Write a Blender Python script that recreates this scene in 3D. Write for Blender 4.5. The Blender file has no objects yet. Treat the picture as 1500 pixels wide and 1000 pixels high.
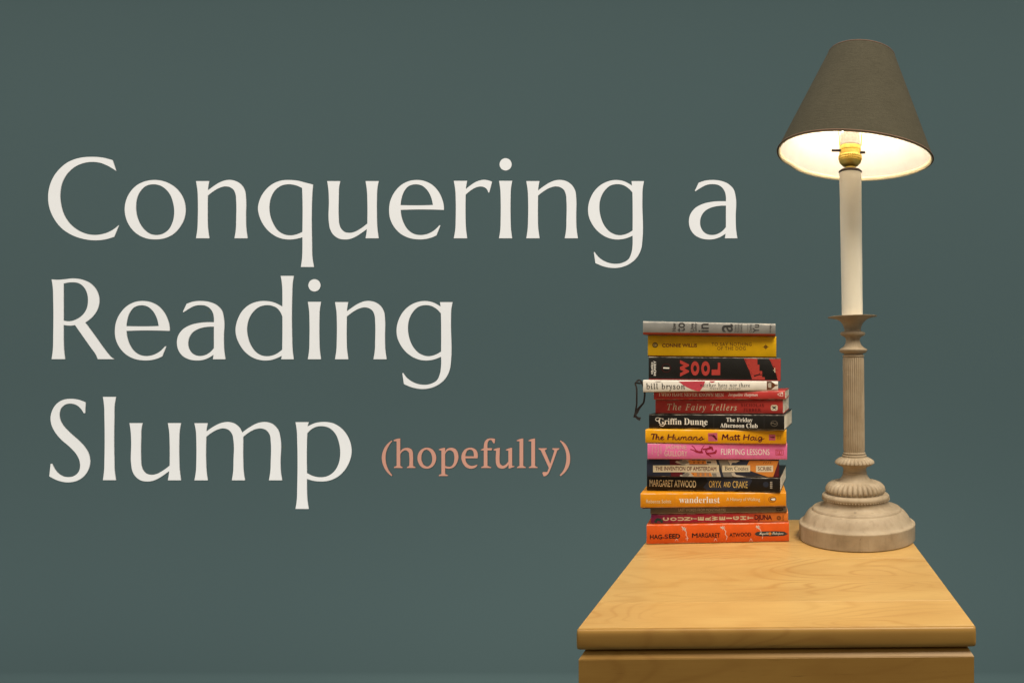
import bpy, bmesh, math, random
from mathutils import Vector, Matrix
random.seed(7)
sc = bpy.context.scene
COL = sc.collection

# ------------------------------------------------------------------ camera
F_PX, PX, PY = 1000.0, 1166.0, 538.0      # focal length and principal point in photograph pixels
CAM_Z, TOP_Z = 0.961, 0.70                # eye height, table-top height
cam_d = bpy.data.cameras.new('camera'); cam = bpy.data.objects.new('camera', cam_d); COL.objects.link(cam)
cam.location = (0, 0, CAM_Z); cam.rotation_euler = (math.radians(90), 0, 0)
cam_d.sensor_width = 36; cam_d.lens = 36*F_PX/1500
cam_d.shift_x = (750-PX)/1500; cam_d.shift_y = (PY-500)/1500
cam_d.clip_start = .02; cam_d.clip_end = 60
sc.camera = cam

# ------------------------------------------------------------------ light
world = bpy.data.worlds.new('World'); sc.world = world; world.use_nodes = True
bg = world.node_tree.nodes['Background']
bg.inputs[0].default_value = (1.0, .87, .68, 1); bg.inputs[1].default_value = .29
def area(name, loc, target, size, power, col, size_y=None):
    l = bpy.data.lights.new(name, 'AREA'); l.energy = power; l.color = col; l.size = size
    if size_y: l.shape = 'RECTANGLE'; l.size_y = size_y
    o = bpy.data.objects.new(name, l); COL.objects.link(o); o.location = loc
    o.rotation_euler = (Vector(target)-Vector(loc)).to_track_quat('-Z', 'Y').to_euler()
    return o
WALL_Y = 2.07
key_d = bpy.data.lights.new('ceiling_downlight', 'SPOT'); key_d.energy = 150; key_d.color = (1, .88, .68)
key_d.spot_size = math.radians(52); key_d.spot_blend = .6; key_d.shadow_soft_size = .42
key = bpy.data.objects.new('ceiling_downlight', key_d); COL.objects.link(key)
key.location = (.55, .10, 2.6); key.rotation_euler = (Vector((-.02, .80, .75))-key.location).to_track_quat('-Z', 'Y').to_euler()
area('added_wall_fill_upper', (-.60, .65, 2.3), (-.60, WALL_Y, .4), 8.0, 66, (1, .96, .91), .2)  # added unseen light from above, brightens the wall and its letters evenly
area('added_wall_fill_lower', (-.60, 1.24, .08), (-.60, WALL_Y, .5), 8.0, 22, (1, .96, .91), .1)  # second added light, low behind the nightstand, only to even out the wall
BULB = 17.0

sc.view_settings.view_transform = 'Standard'; sc.view_settings.look = 'None'
sc.view_settings.exposure = 0; sc.view_settings.gamma = 1; sc.view_settings.use_curve_mapping = False
sc.render.engine = 'CYCLES'; sc.cycles.use_denoising = True
sc.cycles.max_bounces = 8; sc.cycles.diffuse_bounces = 5; sc.cycles.sample_clamp_indirect = 6

# ------------------------------------------------------------------ helpers
def srgb(r, g, b):
    f = lambda c: (c/255/12.92 if c <= 10 else ((c/255+.055)/1.055)**2.4)
    return (f(r), f(g), f(b))
def X(px, d): return (px-PX)/F_PX*d
def Z(py, d): return CAM_Z-(py-PY)/F_PX*d

def tag(o, label=None, cat=None, group=None, kind=None):
    if label: o['label'] = label
    if cat: o['category'] = cat
    if group: o['group'] = group
    if kind: o['kind'] = kind
    return o
def empty(name, loc, rz=0):
    o = bpy.data.objects.new(name, None); COL.objects.link(o); o.empty_display_size = .02
    o.location = loc; o.rotation_euler = (0, 0, rz); return o
def mesh_obj(name, verts, faces, mats, parent=None, smooth=False, fmats=None, angle=None):
    me = bpy.data.meshes.new(name); me.from_pydata(verts, [], faces)
    for m in (mats if isinstance(mats, (list, tuple)) else [mats]): me.materials.append(m)
    if fmats: me.polygons.foreach_set('material_index', fmats)
    if smooth: me.polygons.foreach_set('use_smooth', [True]*len(faces))
    me.update()
    if smooth and angle is not None: me.set_sharp_from_angle(angle=math.radians(angle))
    o = bpy.data.objects.new(name, me); COL.objects.link(o)
    if parent: o.parent = parent
    return o
def bm_obj(name, bm, mats, parent=None, smooth=False, angle=40):
    me = bpy.data.meshes.new(name); bm.to_mesh(me); bm.free()
    for m in (mats if isinstance(mats, (list, tuple)) else [mats]): me.materials.append(m)
    if smooth:
        me.polygons.foreach_set('use_smooth', [True]*len(me.polygons)); me.set_sharp_from_angle(angle=math.radians(angle))
    o = bpy.data.objects.new(name, me); COL.objects.link(o)
    if parent: o.parent = parent
    return o
def box_bm(x0, x1, y0, y1, z0, z1, bevel=0, seg=2):
    bm = bmesh.new(); bmesh.ops.create_cube(bm, size=1)
    for v in bm.verts:
        v.co = Vector((x0+(v.co.x+.5)*(x1-x0), y0+(v.co.y+.5)*(y1-y0), z0+(v.co.z+.5)*(z1-z0)))
    if bevel: bmesh.ops.bevel(bm, geom=bm.edges[:], offset=bevel, segments=seg, profile=.6, affect='EDGES')
    return bm

class NT:
    """small node-building helper"""
    def __init__(s, name):
        s.m = bpy.data.materials.new(name); s.m.use_nodes = True
        s.t = s.m.node_tree; s.b = s.t.nodes['Principled BSDF']; s.out = s.t.nodes['Material Output']
    def n(s, typ, **kw):
        nd = s.t.nodes.new(typ)
        for k, v in kw.items():
            if k.startswith('i_'): nd.inputs[k[2:].replace('_', ' ')].default_value = v
            elif k.startswith('n_'): nd.inputs[int(k[2:])].default_value = v
            else: setattr(nd, k, v)
        return nd
    def l(s, a, b): s.t.links.new(a, b)
    def math(s, op, a, b=None, c=None):
        nd = s.n('ShaderNodeMath', operation=op)
        for i, v in enumerate((a, b, c)):
            if v is None: continue
            if isinstance(v, (int, float)): nd.inputs[i].default_value = v
            else: s.l(v, nd.inputs[i])
        return nd.outputs[0]
    def mix(s, fac, a, b, blend='MIX'):
        nd = s.n('ShaderNodeMix', data_type='RGBA', blend_type=blend)
        for i, v in ((0, fac), (6, a), (7, b)):
            if isinstance(v, (int, float)): nd.inputs[i].default_value = v
            elif isinstance(v, tuple): nd.inputs[i].default_value = v if len(v) == 4 else (*v, 1)
            else: s.l(v, nd.inputs[i])
        return nd.outputs[2]
    def coord(s, scale=(1, 1, 1), loc=(0, 0, 0), rnd=0):
        tc = s.n('ShaderNodeTexCoord'); mp = s.n('ShaderNodeMapping')
        mp.inputs['Scale'].default_value = scale; mp.inputs['Location'].default_value = loc
        v = tc.outputs['Object']
        if rnd:
            oi = s.n('ShaderNodeObjectInfo'); ad = s.n('ShaderNodeVectorMath', operation='ADD')
            sc_ = s.n('ShaderNodeVectorMath', operation='SCALE'); cb = s.n('ShaderNodeCombineXYZ')
            for i in range(3): s.l(oi.outputs['Random'], cb.inputs[i])
            s.l(cb.outputs[0], sc_.inputs[0]); sc_.inputs['Scale'].default_value = rnd
            s.l(v, ad.inputs[0]); s.l(sc_.outputs[0], ad.inputs[1]); v = ad.outputs[0]
        s.l(v, mp.inputs[0]); return mp.outputs[0]
    def noise(s, vec, scale, detail=3, rough=.55, dist=0):
        nd = s.n('ShaderNodeTexNoise', i_Scale=scale, i_Detail=detail, i_Roughness=rough, i_Distortion=dist)
        s.l(vec, nd.inputs['Vector']); return nd.outputs['Fac']
    def ramp(s, fac, *stops):
        nd = s.n('ShaderNodeValToRGB'); el = nd.color_ramp.elements
        while len(el) < len(stops): el.new(.5)
        for e, (p, c) in zip(el, stops):
            e.position = p; e.color = (*c, 1) if len(c) == 3 else c
        s.l(fac, nd.inputs[0]); return nd.outputs[0]
    def bump(s, h, strength=.2, dist=.001):
        nd = s.n('ShaderNodeBump', i_Strength=strength, i_Distance=dist); s.l(h, nd.inputs['Height'])
        s.l(nd.outputs[0], s.b.inputs['Normal'])
    def set(s, **kw):
        for k, v in kw.items():
            k = k.replace('_', ' ')
            if isinstance(v, tuple): s.b.inputs[k].default_value = (*v, 1) if len(v) == 3 else v
            elif isinstance(v, (int, float)): s.b.inputs[k].default_value = v
            else: s.l(v, s.b.inputs[k])
        return s

def M_wood(name, light, dark, figure=1.0, rough=.36):
    m = NT(name)
    c1 = m.coord((2.6, 9.0, 9.0), rnd=31)
    f = m.noise(c1, 1.0, 2, .45, .5)                         # broad figure: contours of a stretched noise field
    rings = m.math('SINE', m.math('MULTIPLY', f, 135))
    rings = m.math('POWER', m.math('MULTIPLY_ADD', rings, .5, .5), 5.0)
    mask = m.noise(m.coord((2.5, 5, 5), rnd=17), 1.3, 2)
    mask = m.math('MULTIPLY', m.ramp(mask, (.38, (.08, .08, .08)), (.60, (1, 1, 1))), figure)
    fib = m.noise(m.coord((9, 620, 620), rnd=9), 1.0, 3, .65)
    tone = m.noise(m.coord((4.5, 16, 16), rnd=5), 1.3, 4, .6)
    pores = m.ramp(m.noise(m.coord((40, 700, 700), rnd=3), 1.0, 1), (.71, (0, 0, 0)), (.78, (1, 1, 1)))
    col = m.mix(m.ramp(tone, (.34, (0, 0, 0)), (.70, (1, 1, 1))), light, tuple(.55*a+.45*b for a, b in zip(light, dark)))
    col = m.mix(m.math('MULTIPLY', m.math('MULTIPLY', rings, mask), .48), col, dark)
    col = m.mix(m.math('MULTIPLY', m.ramp(fib, (.45, (0, 0, 0)), (.8, (1, 1, 1))), .22), col, dark)
    col = m.mix(m.math('MULTIPLY', pores, .4), col, tuple(.4*a for a in dark))
    oi = m.n('ShaderNodeObjectInfo')
    hv = m.n('ShaderNodeHueSaturation'); m.l(col, hv.inputs['Color'])
    m.l(m.math('MULTIPLY_ADD', oi.outputs['Random'], .20, .88), hv.inputs['Value'])
    smear = m.noise(m.coord((6, 6, 6)), 1.5, 4, .6)
    m.set(Base_Color=hv.outputs[0], Roughness=m.math('MULTIPLY_ADD', smear, .16, rough-.08), Specular_IOR_Level=.45)
    m.bump(m.math('MULTIPLY_ADD', fib, .6, m.math('MULTIPLY', pores, -.6)), .06, .0004)
    return m.m
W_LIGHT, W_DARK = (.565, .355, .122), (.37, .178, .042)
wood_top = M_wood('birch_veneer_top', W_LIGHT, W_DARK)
wood_front_shaded = M_wood('birch_veneer_front_shaded', (.38, .215, .050), (.25, .118, .022), .8, .42)  # same veneer darkened: the shade on the front is put into its colour

def M_plain(name, col, rough=.5, mott=.08, scale=60, spec=.4, bump=0, bscale=400, metal=0, wear=0):
    m = NT(name)
    n = m.noise(m.coord(rnd=3), scale, 4, .6)
    d = tuple(c*(1-2.2*mott) for c in col); li = tuple(min(1, c*(1+mott)) for c in col)
    base = m.ramp(n, (.3, d), (.7, li))
    if wear:
        w = m.ramp(m.noise(m.coord((1, 1, 1), rnd=5), 170, 6, .75), (.66, (0, 0, 0)), (.72, (1, 1, 1)))
        base = m.mix(m.math('MULTIPLY', w, wear), base, (.62, .58, .50))
    m.set(Base_Color=base, Roughness=m.math('MULTIPLY_ADD', n, .18, rough-.09), Specular_IOR_Level=spec, Metallic=metal)
    if bump: m.bump(m.noise(m.coord(), bscale, 3), bump, .0006)
    return m.m

# ------------------------------------------------------------------ the backdrop: seamless sweep of painted paper
def build_backdrop():
    m = NT('teal_backdrop')
    n = m.noise(m.coord(), 3.0, 3, .5); fine = m.noise(m.coord(), 180, 2)
    m.set(Base_Color=m.ramp(n, (.3, WALL_LO), (.7, WALL_HI)), Roughness=.9, Specular_IOR_Level=.05)
    m.bump(fine, .05, .001)
    prof = [(-1.5, 0)]; R = .04
    for i in range(17):
        a = i/16*math.pi/2
        prof.append((WALL_Y-R+R*math.sin(a), R-R*math.cos(a)))
    prof.append((WALL_Y, 6))
    v, f = [], []
    for y, z in prof: v += [(-8, y, z), (6, y, z)]
    for i in range(len(prof)-1): f.append((2*i, 2*i+1, 2*i+3, 2*i+2))
    tag(mesh_obj('backdrop', v, f, m.m, smooth=True), kind='structure')
WALL_LO, WALL_HI = (.0725, .1125, .1165), (.0732, .1138, .1178)
build_backdrop()

# ------------------------------------------------------------------ cut-out lettering on the wall
# outlines read off enlarged views: (left, top, scale) of the view, then contours; a leading * marks a corner
GLYPH = {
 'C': ((60, 220, .15), ["*698,98 *735,203 650,152 570,122 497,115 420,125 335,160 260,225 210,310 187,430 195,530 225,630 275,710 350,775 430,813 525,828 610,817 690,785 *760,732 *715,845 640,868 530,880 420,868 310,832 200,760 120,655 82,560 70,470 80,370 115,275 180,185 260,120 370,78 495,66 600,73"]),
 'o': ((170, 250, .11), ["520,125 620,138 720,178 820,255 895,370 925,520 905,645 850,750 760,845 650,898 520,915 400,900 290,850 200,765 140,655 115,520 132,400 185,290 270,200 390,142", "505,182 590,200 665,250 720,320 760,430 775,555 755,680 700,785 625,840 535,858 450,840 370,780 310,690 275,590 264,480 280,360 325,270 395,205"]),
 'n': ((275, 250, .11), ["*110,140 *285,140 275,190 *266,265 340,210 420,160 500,130 560,124 640,140 715,190 760,265 774,360 774,600 778,760 *797,900 *622,900 640,790 645,650 645,400 638,320 610,255 560,220 497,210 420,230 340,275 *266,332 264,600 268,760 *287,900 *110,900 128,780 134,640 135,400 130,270"]),
 'q': ((365, 250, .15), ["*622,136 614,260 613,720 616,840 *632,940 *505,940 516,860 520,760 *520,650 450,667 390,672 300,658 210,608 140,530 100,445 86,370 105,280 155,195 230,130 310,98 395,92 480,100 550,118", "*517,170 450,142 385,133 310,148 245,200 208,275 196,360 205,440 235,520 285,590 340,622 410,632 470,620 *520,598 520,250"]),
 'u': ((460, 250, .11), ["*175,140 *348,140 332,220 328,340 328,630 333,700 355,765 400,812 468,828 540,815 620,772 *710,705 710,400 704,260 *686,140 *860,140 842,240 836,380 836,600 842,760 *860,900 *686,900 697,840 *704,776 630,830 550,880 480,908 410,916 330,903 260,855 215,780 198,690 198,400 192,260"]),
 'e': ((555, 250, .11), ["*865,523 700,518 500,517 *288,523 300,610 330,700 380,780 450,835 555,858 640,845 730,800 *805,728 *818,728 *765,862 700,890 620,910 530,915 400,895 290,840 200,745 150,640 136,520 155,395 210,285 300,190 400,140 505,125 610,140 710,190 790,275 840,375 862,460", "*287,460 300,370 335,275 390,210 490,182 570,198 640,255 690,340 *720,458 600,462 400,462"]),
 'r': ((650, 220, .15), ["*98,300 *228,300 220,340 *214,382 260,345 320,308 395,290 440,297 *471,308 *444,413 *435,413 420,380 395,362 362,355 320,362 270,388 *213,435 212,640 216,760 *228,860 *98,860 112,780 117,660 117,480 113,390"]),
 'i': ((650, 220, .15), ["*540,300 *668,300 656,370 652,480 652,660 656,770 *668,860 *540,860 552,780 556,660 556,480 552,380"]),
 '.': ((650, 220, .15), ["604,79 646,97 663,139 646,181 604,199 562,181 545,139 562,97"]),
 'g': ((820, 250, .15), ["*700,103 *822,103 810,170 806,280 806,680 795,760 750,850 680,910 600,942 535,950 440,938 *348,902 *332,795 *340,795 380,845 450,890 530,909 610,900 670,865 700,800 711,720 *711,635 640,662 560,672 470,655 380,600 315,520 282,440 276,370 295,280 350,185 430,122 545,92 620,102 *706,147", "*709,213 670,172 620,142 560,132 490,148 430,205 395,280 386,360 400,455 440,545 500,605 585,631 650,618 *711,585 711,300"]),
 'a': ((990, 250, .11), ["*303,163 390,134 495,125 600,137 700,178 770,250 797,350 797,620 802,780 *820,900 *653,900 658,870 *662,838 600,878 520,908 440,916 340,902 250,855 195,780 174,680 190,590 250,505 350,447 470,417 *667,408 667,350 650,275 605,215 560,190 490,180 410,190 330,230 *262,274 *253,270", "*667,466 560,471 450,500 375,550 335,615 322,685 335,760 375,820 430,850 485,857 550,845 610,812 *667,752"]),
 'R': ((60, 400, .13), ["*120,70 190,75 260,70 360,60 460,72 560,118 630,200 657,310 635,410 580,490 *497,556 600,695 700,835 750,900 790,945 *825,968 *640,968 620,920 560,835 *384,585 320,591 *254,583 254,740 258,860 *271,968 *120,968 134,860 138,700 138,300 133,160", "*254,117 300,107 355,103 430,115 490,165 522,235 530,310 515,400 470,470 400,520 320,542 *254,535 254,300"]),
 'd': ((330, 400, .15), ["*541,27 *668,27 657,100 652,220 652,640 656,750 *668,840 *546,840 *552,806 500,830 440,848 390,852 290,833 200,775 140,695 106,610 100,550 118,460 165,370 240,305 320,277 390,272 470,285 *557,327 558,220 553,100", "*558,425 535,375 500,337 455,318 405,312 330,330 265,385 225,460 211,540 222,630 255,715 310,780 360,805 410,811 480,797 *556,747 558,600"]),
 'S': ((60, 575, .14), ["*465,100 *461,213 *447,213 420,170 375,130 310,113 250,125 208,165 193,225 200,280 235,345 300,415 400,505 460,570 500,640 513,720 500,790 450,870 380,918 285,936 180,918 *87,873 *101,743 *117,743 145,800 190,850 235,875 285,882 345,870 395,825 410,760 400,700 365,635 300,565 210,487 150,415 110,335 100,260 120,180 170,110 230,75 310,63 390,73"]),
 'l': ((60, 575, .14), ["*648,43 *784,43 770,120 766,260 766,700 770,820 *784,913 *648,913 660,820 664,700 664,260 660,130"]),
 'm': ((270, 600, .15), ["*98,130 *228,130 219,170 *214,213 290,160 360,128 420,118 480,130 535,170 *564,223 640,168 720,128 785,118 860,138 915,195 938,280 938,520 942,610 *955,687 *826,687 840,600 844,500 844,310 835,245 800,198 740,181 690,190 630,220 *574,263 574,500 578,600 *592,687 *464,687 477,600 480,500 480,300 468,240 435,197 380,180 330,190 275,217 *213,263 211,500 216,600 *228,687 *98,687 112,610 117,500 117,300 112,200"]),
 'p': ((410, 600, .15), ["*152,120 *280,120 274,140 *269,163 350,127 430,118 520,132 610,190 670,275 699,405 680,500 630,590 560,655 480,690 400,698 330,692 *263,673 263,770 267,870 *281,966 *152,966 165,880 169,760 169,300 165,200", "*266,230 310,187 355,165 410,159 480,175 540,230 577,320 589,430 575,520 535,595 475,642 400,658 330,648 *263,617 263,300"]),
 # smaller serif word
 's(': ((550, 635, .1), ["*235,98 *243,110 200,165 160,250 146,355 158,450 195,540 *243,605 *235,620 170,560 115,465 92,355 110,255 160,165"]),
 'sh': ((550, 635, .1), ["*263,95 300,78 *360,68 *360,270 395,225 460,205 520,225 545,270 548,320 *548,470 *587,490 *582,500 *459,500 *462,485 *495,470 495,330 485,270 440,240 395,258 *361,300 *361,470 *398,490 *395,500 *270,500 *272,485 *310,470 *310,110 *270,107"]),
 'so': ((550, 635, .1), ["752,203 820,222 870,280 888,350 875,420 835,480 750,510 680,490 630,425 615,360 630,285 680,225", "747,232 800,265 828,330 832,370 815,440 760,480 715,465 680,410 670,350 685,280 715,242"]),
 'sp': ((550, 635, .1), ["*927,228 970,212 *1018,205 *1018,270 1050,222 1110,204 1170,225 1205,280 1213,340 1195,420 1150,485 1080,510 *1018,500 *1018,588 *1058,605 *1054,618 *928,618 *930,603 *966,588 *966,247 *935,240", "*1018,300 1040,262 1085,240 1130,258 1155,320 1155,370 1140,440 1105,478 1065,482 *1018,470"]),
 'se': ((550, 635, .1), ["*1492,358 *1314,358 1325,410 1355,450 1400,470 1445,465 *1488,452 *1492,465 1455,498 1395,510 1330,490 1280,430 1258,350 1275,275 1320,222 1390,203 1450,220 1487,265 1498,320", "*1316,330 1325,280 1350,242 1388,231 1425,248 1440,290 *1442,330"]),
 'sf': ((695, 635, .1), ["*300,75 *297,125 *290,140 *278,138 *250,92 215,95 192,135 189,180 *189,210 *258,212 *250,242 *189,242 *189,470 *245,490 *240,500 *98,500 *100,487 *137,470 *137,242 *92,242 *95,232 *137,210 140,160 155,110 190,76 240,67"]),
 'su': ((695, 635, .1), ["*280,228 320,214 *370,205 *368,300 366,380 375,440 410,468 450,455 *497,405 *497,250 *460,240 *460,232 500,215 *550,205 *550,470 *587,475 *585,482 *512,508 *500,505 *500,445 470,485 410,510 345,490 318,440 312,380 *318,250 *283,242"]),
 'sl': ((695, 635, .1), ["*618,97 660,78 *713,68 *713,470 *752,490 *750,500 *622,500 *625,487 *660,470 *660,110 *622,107"]),
 'sy': ((695, 635, .1), ["*938,212 *1060,212 *1058,225 *1028,243 *1110,440 *1172,243 *1140,228 *1142,212 *1243,212 *1240,225 *1212,243 1160,390 1110,520 1075,590 1045,615 *1013,622 *995,575 *1003,560 *1065,560 *1090,500 1040,390 *972,243 *940,225"]),
 's)': ((695, 635, .1), ["*1250,103 *1258,98 1320,140 1375,230 1400,350 1390,450 1345,540 *1262,620 *1248,605 1300,540 1335,450 1347,350 1335,255 1295,165"])}
def contour(txt):
    raw = [(t[0] == '*', tuple(float(c) for c in t.lstrip('*').split(','))) for t in txt.split()]
    n = len(raw); out = []
    for i in range(n):
        c1, p1 = raw[i]; c2, p2 = raw[(i+1) % n]; out.append(p1)
        if c1 and c2: continue
        p0 = raw[i-1][1] if not c1 else None; p3 = raw[(i+2) % n][1] if not c2 else None
        L = math.hypot(p2[0]-p1[0], p2[1]-p1[1]) or 1
        def tang(a, b, c):                      # finite-difference tangent scaled to this span
            la = math.hypot(b[0]-a[0], b[1]-a[1]) or 1; lb = math.hypot(c[0]-b[0], c[1]-b[1]) or 1
            return tuple(((b[e]-a[e])/la*lb+(c[e]-b[e])/lb*la)/(la+lb)*L for e in (0, 1))
        m1 = tang(p0, p1, p2) if p0 else None; m2 = tang(p1, p2, p3) if p3 else None
        ch = (p2[0]-p1[0], p2[1]-p1[1])
        if m1 is None: m1 = tuple(1.5*ch[e]-.5*m2[e] for e in (0, 1))
        if m2 is None: m2 = tuple(1.5*ch[e]-.5*m1[e] for e in (0, 1))
        for q in range(1, 6):
            t = q/6; h = (2*t**3-3*t*t+1, t**3-2*t*t+t, -2*t**3+3*t*t, t**3-t*t)
            out.append(tuple(h[0]*p1[e]+h[1]*m1[e]+h[2]*p2[e]+h[3]*m2[e] for e in (0, 1)))
    return out
def build_lettering():
    TH = .0016; d = WALL_Y-TH-.0004; face = d
    cache = {}
    def glyph_mesh(key, mat):
        if key in cache: return cache[key]
        (ox, oy, k), cons = GLYPH[key]
        cu = bpy.data.curves.new('letter', 'CURVE'); cu.dimensions = '2D'; cu.fill_mode = 'BOTH'; cu.extrude = TH/2
        for c in cons:
            pts = contour(c); sp = cu.splines.new('POLY'); sp.points.add(len(pts)-1); sp.use_cyclic_u = True
            for p, (x, y) in zip(sp.points, pts): p.co = (X(ox+x*k, face), -((oy+y*k)-PY)/F_PX*face, 0, 1)
        ob = bpy.data.objects.new('letter', cu); COL.objects.link(ob)
        dg = bpy.context.evaluated_depsgraph_get(); dg.update()
        me = bpy.data.meshes.new_from_object(ob.evaluated_get(dg)); bpy.data.objects.remove(ob); bpy.data.curves.remove(cu)
        for v in me.vertices: v.co = (v.co.x, -v.co.z, v.co.y)
        me.materials.clear(); me.materials.append(mat)
        cache[key] = me; return me
    cream = M_plain('cream_lettering', CREAM, .8, .012, 6, .08)
    salmon = M_plain('salmon_lettering', SALMON, .8, .015, 6, .08)
    words = [('Conquering', 'large cream word Conquering in flared capitals and lowercase on the teal wall', cream, [('C', 0, 0), ('o', 0, 0), ('n', 0, 0), ('q', 0, 0), ('u', 0, 0), ('e', 0, 0), ('r', 0, 0), ('i', 0, 0), ('n', 483.8, 0), ('g', 0, 0)], 68, 349),
             ('a', 'single cream letter a on the teal wall beside the word Conquering', cream, [('a', 0, 0)], 1009, 349),
             ('Reading', 'large cream word Reading on the teal wall between two other cream words', cream, [('R', 0, 0), ('e', -401.7, 177), ('a', -750, 177), ('d', 0, 0), ('i', -280.1, 177), ('n', 203.6, 177), ('g', -280.5, 177)], 75, 526),
             ('Slump', 'large cream word Slump on the teal wall, lowest of the cream words', cream, [('S', 0, 0), ('l', 0, 0), ('u', -289.6, 354), ('m', 0, 0), ('p', 0, 0)], 72, 703),
             ('hopefully', 'small salmon bracketed word hopefully on the teal wall beside the word Slump', salmon, [('s(', 0, 0), ('sh', 0, 0), ('so', 0, 0), ('sp', 0, 0), ('se', 0, 0), ('sf', 0, 0), ('su', 0, 0), ('sl', 0, 0), ('sl', 17.3, 0), ('sy', 0, 0), ('s)', 0, 0)], 558, 697)]
    for w, label, mat, seq, bxp, byp in words:
        root = empty('wall_lettering', (X(bxp, face), WALL_Y-.0004, Z(byp, face)))
        tag(root, label, 'lettering', 'letters on the wall')
        def put(nm, key, dx, dy, parent):
            o = bpy.data.objects.new(nm, glyph_mesh(key, mat)); COL.objects.link(o); o.parent = parent
            return o
        for key, dx, dy in seq:
            o = put('letter', key, dx, dy, root)
            o.location = (dx/F_PX*face-root.location.x, -TH/2, CAM_Z-dy/F_PX*face-root.location.z)
            if key == 'i': put('dot', '.', 0, 0, o)
CREAM, SALMON = (.88, .885, .88), (.63, .318, .235)
build_lettering()

# ------------------------------------------------------------------ nightstand
def build_nightstand():
    xl, dl, xr, dr = -.2181, .6827, .1809, .6905
    yaw = math.atan2(dr-dl, xr-xl); Wd = math.hypot(xr-xl, dr-dl); D = .484
    # local frame: x across 0..Wd, y back from the front edge of the flat top, z up from the floor
    r = empty('nightstand', (xl, dl, 0), yaw)
    tag(r, 'pale birch nightstand with rounded front edge carrying the books and lamp', 'nightstand')
    T = .0205; zt, zb = TOP_Z, TOP_Z-T
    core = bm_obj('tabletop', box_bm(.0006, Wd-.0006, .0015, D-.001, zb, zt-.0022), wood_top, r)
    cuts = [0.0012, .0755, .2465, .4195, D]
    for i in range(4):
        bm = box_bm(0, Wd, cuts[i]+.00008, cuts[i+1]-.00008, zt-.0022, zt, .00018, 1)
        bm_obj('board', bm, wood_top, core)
    # bull-nosed lipping along the front
    prof = [(.0012, zt-.0001)]
    n = 14
    for i in range(n+1):
        a = i/n*math.pi
        s, c = math.sin(a), math.cos(a)
        prof.append((.001-.0050*abs(s)**.50, (zt+zb)/2+(T/2-.0001)*math.copysign(abs(c)**.62, c)))
    prof.append((.0012, zb+.0001))
    v, f = [], []; xs = [-.0004, .0008, .0022] + [.004+(Wd-.008)*i/40 for i in range(41)] + [Wd-.0022, Wd-.0008, Wd+.0004]
    for k, x in enumerate(xs):
        e = min(k, len(xs)-1-k); sh = (0.0014, .0004, .0001)[e] if e < 3 else 0
        cz = (zt+zb)/2
        for y, z in prof: v.append((x, y+sh if y < .001 else y, cz+(z-cz)*(1-sh*40)))
    P = len(prof)
    for k in range(len(xs)-1):
        for j in range(P-1):
            a = k*P+j; f.append((a, a+1, a+P+1, a+P))
    f.append(tuple(range(P))[::-1]); f.append(tuple(range((len(xs)-1)*P, len(xs)*P)))
    mesh_obj('front_lipping', v, f, wood_front_shaded, core, smooth=True, angle=50)
    # carcass
    for x0, x1 in ((.002, .018), (Wd-.018, Wd-.002)):
        bm_obj('side_panel', box_bm(x0, x1, .018, D-.004, .0, zb-.0002, .0006, 1), wood_front_shaded, r)
    bm_obj('back_panel', box_bm(.0182, Wd-.0182, D-.012, D-.006, .03, zb-.001), wood_front_shaded, r)
    bm_obj('bottom_panel', box_bm(.0182, Wd-.0182, .02, D-.0125, .04, .055), wood_front_shaded, r)
    bm_obj('top_rail', box_bm(.0182, Wd-.0182, .0185, .05, zb-.022, zb-.0006), wood_front_shaded, r)
    # drawer fronts with chamfered edges
    for z0, z1 in ((.4395, zb-.0035), (.2425, .4350), (.045, .2380)):
        c = .0055; x0, x1 = .0012, Wd-.0012; y0, y1 = -.0030, .0175
        v = [(x0, y0, z0+c), (x1, y0, z0+c), (x1, y0, z1-c), (x0, y0, z1-c),
             (x0+c*.7, y0+c, z0), (x1-c*.7, y0+c, z0), (x1-c*.7, y0+c, z1), (x0+c*.7, y0+c, z1),
             (x0+c*.7, y1, z0), (x1-c*.7, y1, z0), (x1-c*.7, y1, z1), (x0+c*.7, y1, z1)]
        f = [(0, 1, 2, 3), (0, 4, 5, 1), (1, 5, 6, 2), (2, 6, 7, 3), (3, 7, 4, 0),
             (4, 8, 9, 5), (5, 9, 10, 6), (6, 10, 11, 7), (7, 11, 8, 4), (11, 10, 9, 8)]
        me = mesh_obj('drawer_front', v, f, wood_front_shaded, r)
        bm = bmesh.new(); bm.from_mesh(me.data); bmesh.ops.bevel(bm, geom=bm.edges[:], offset=.0005, segments=2, affect='EDGES'); bm.to_mesh(me.data); bm.free()
    return r
build_nightstand()

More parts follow.
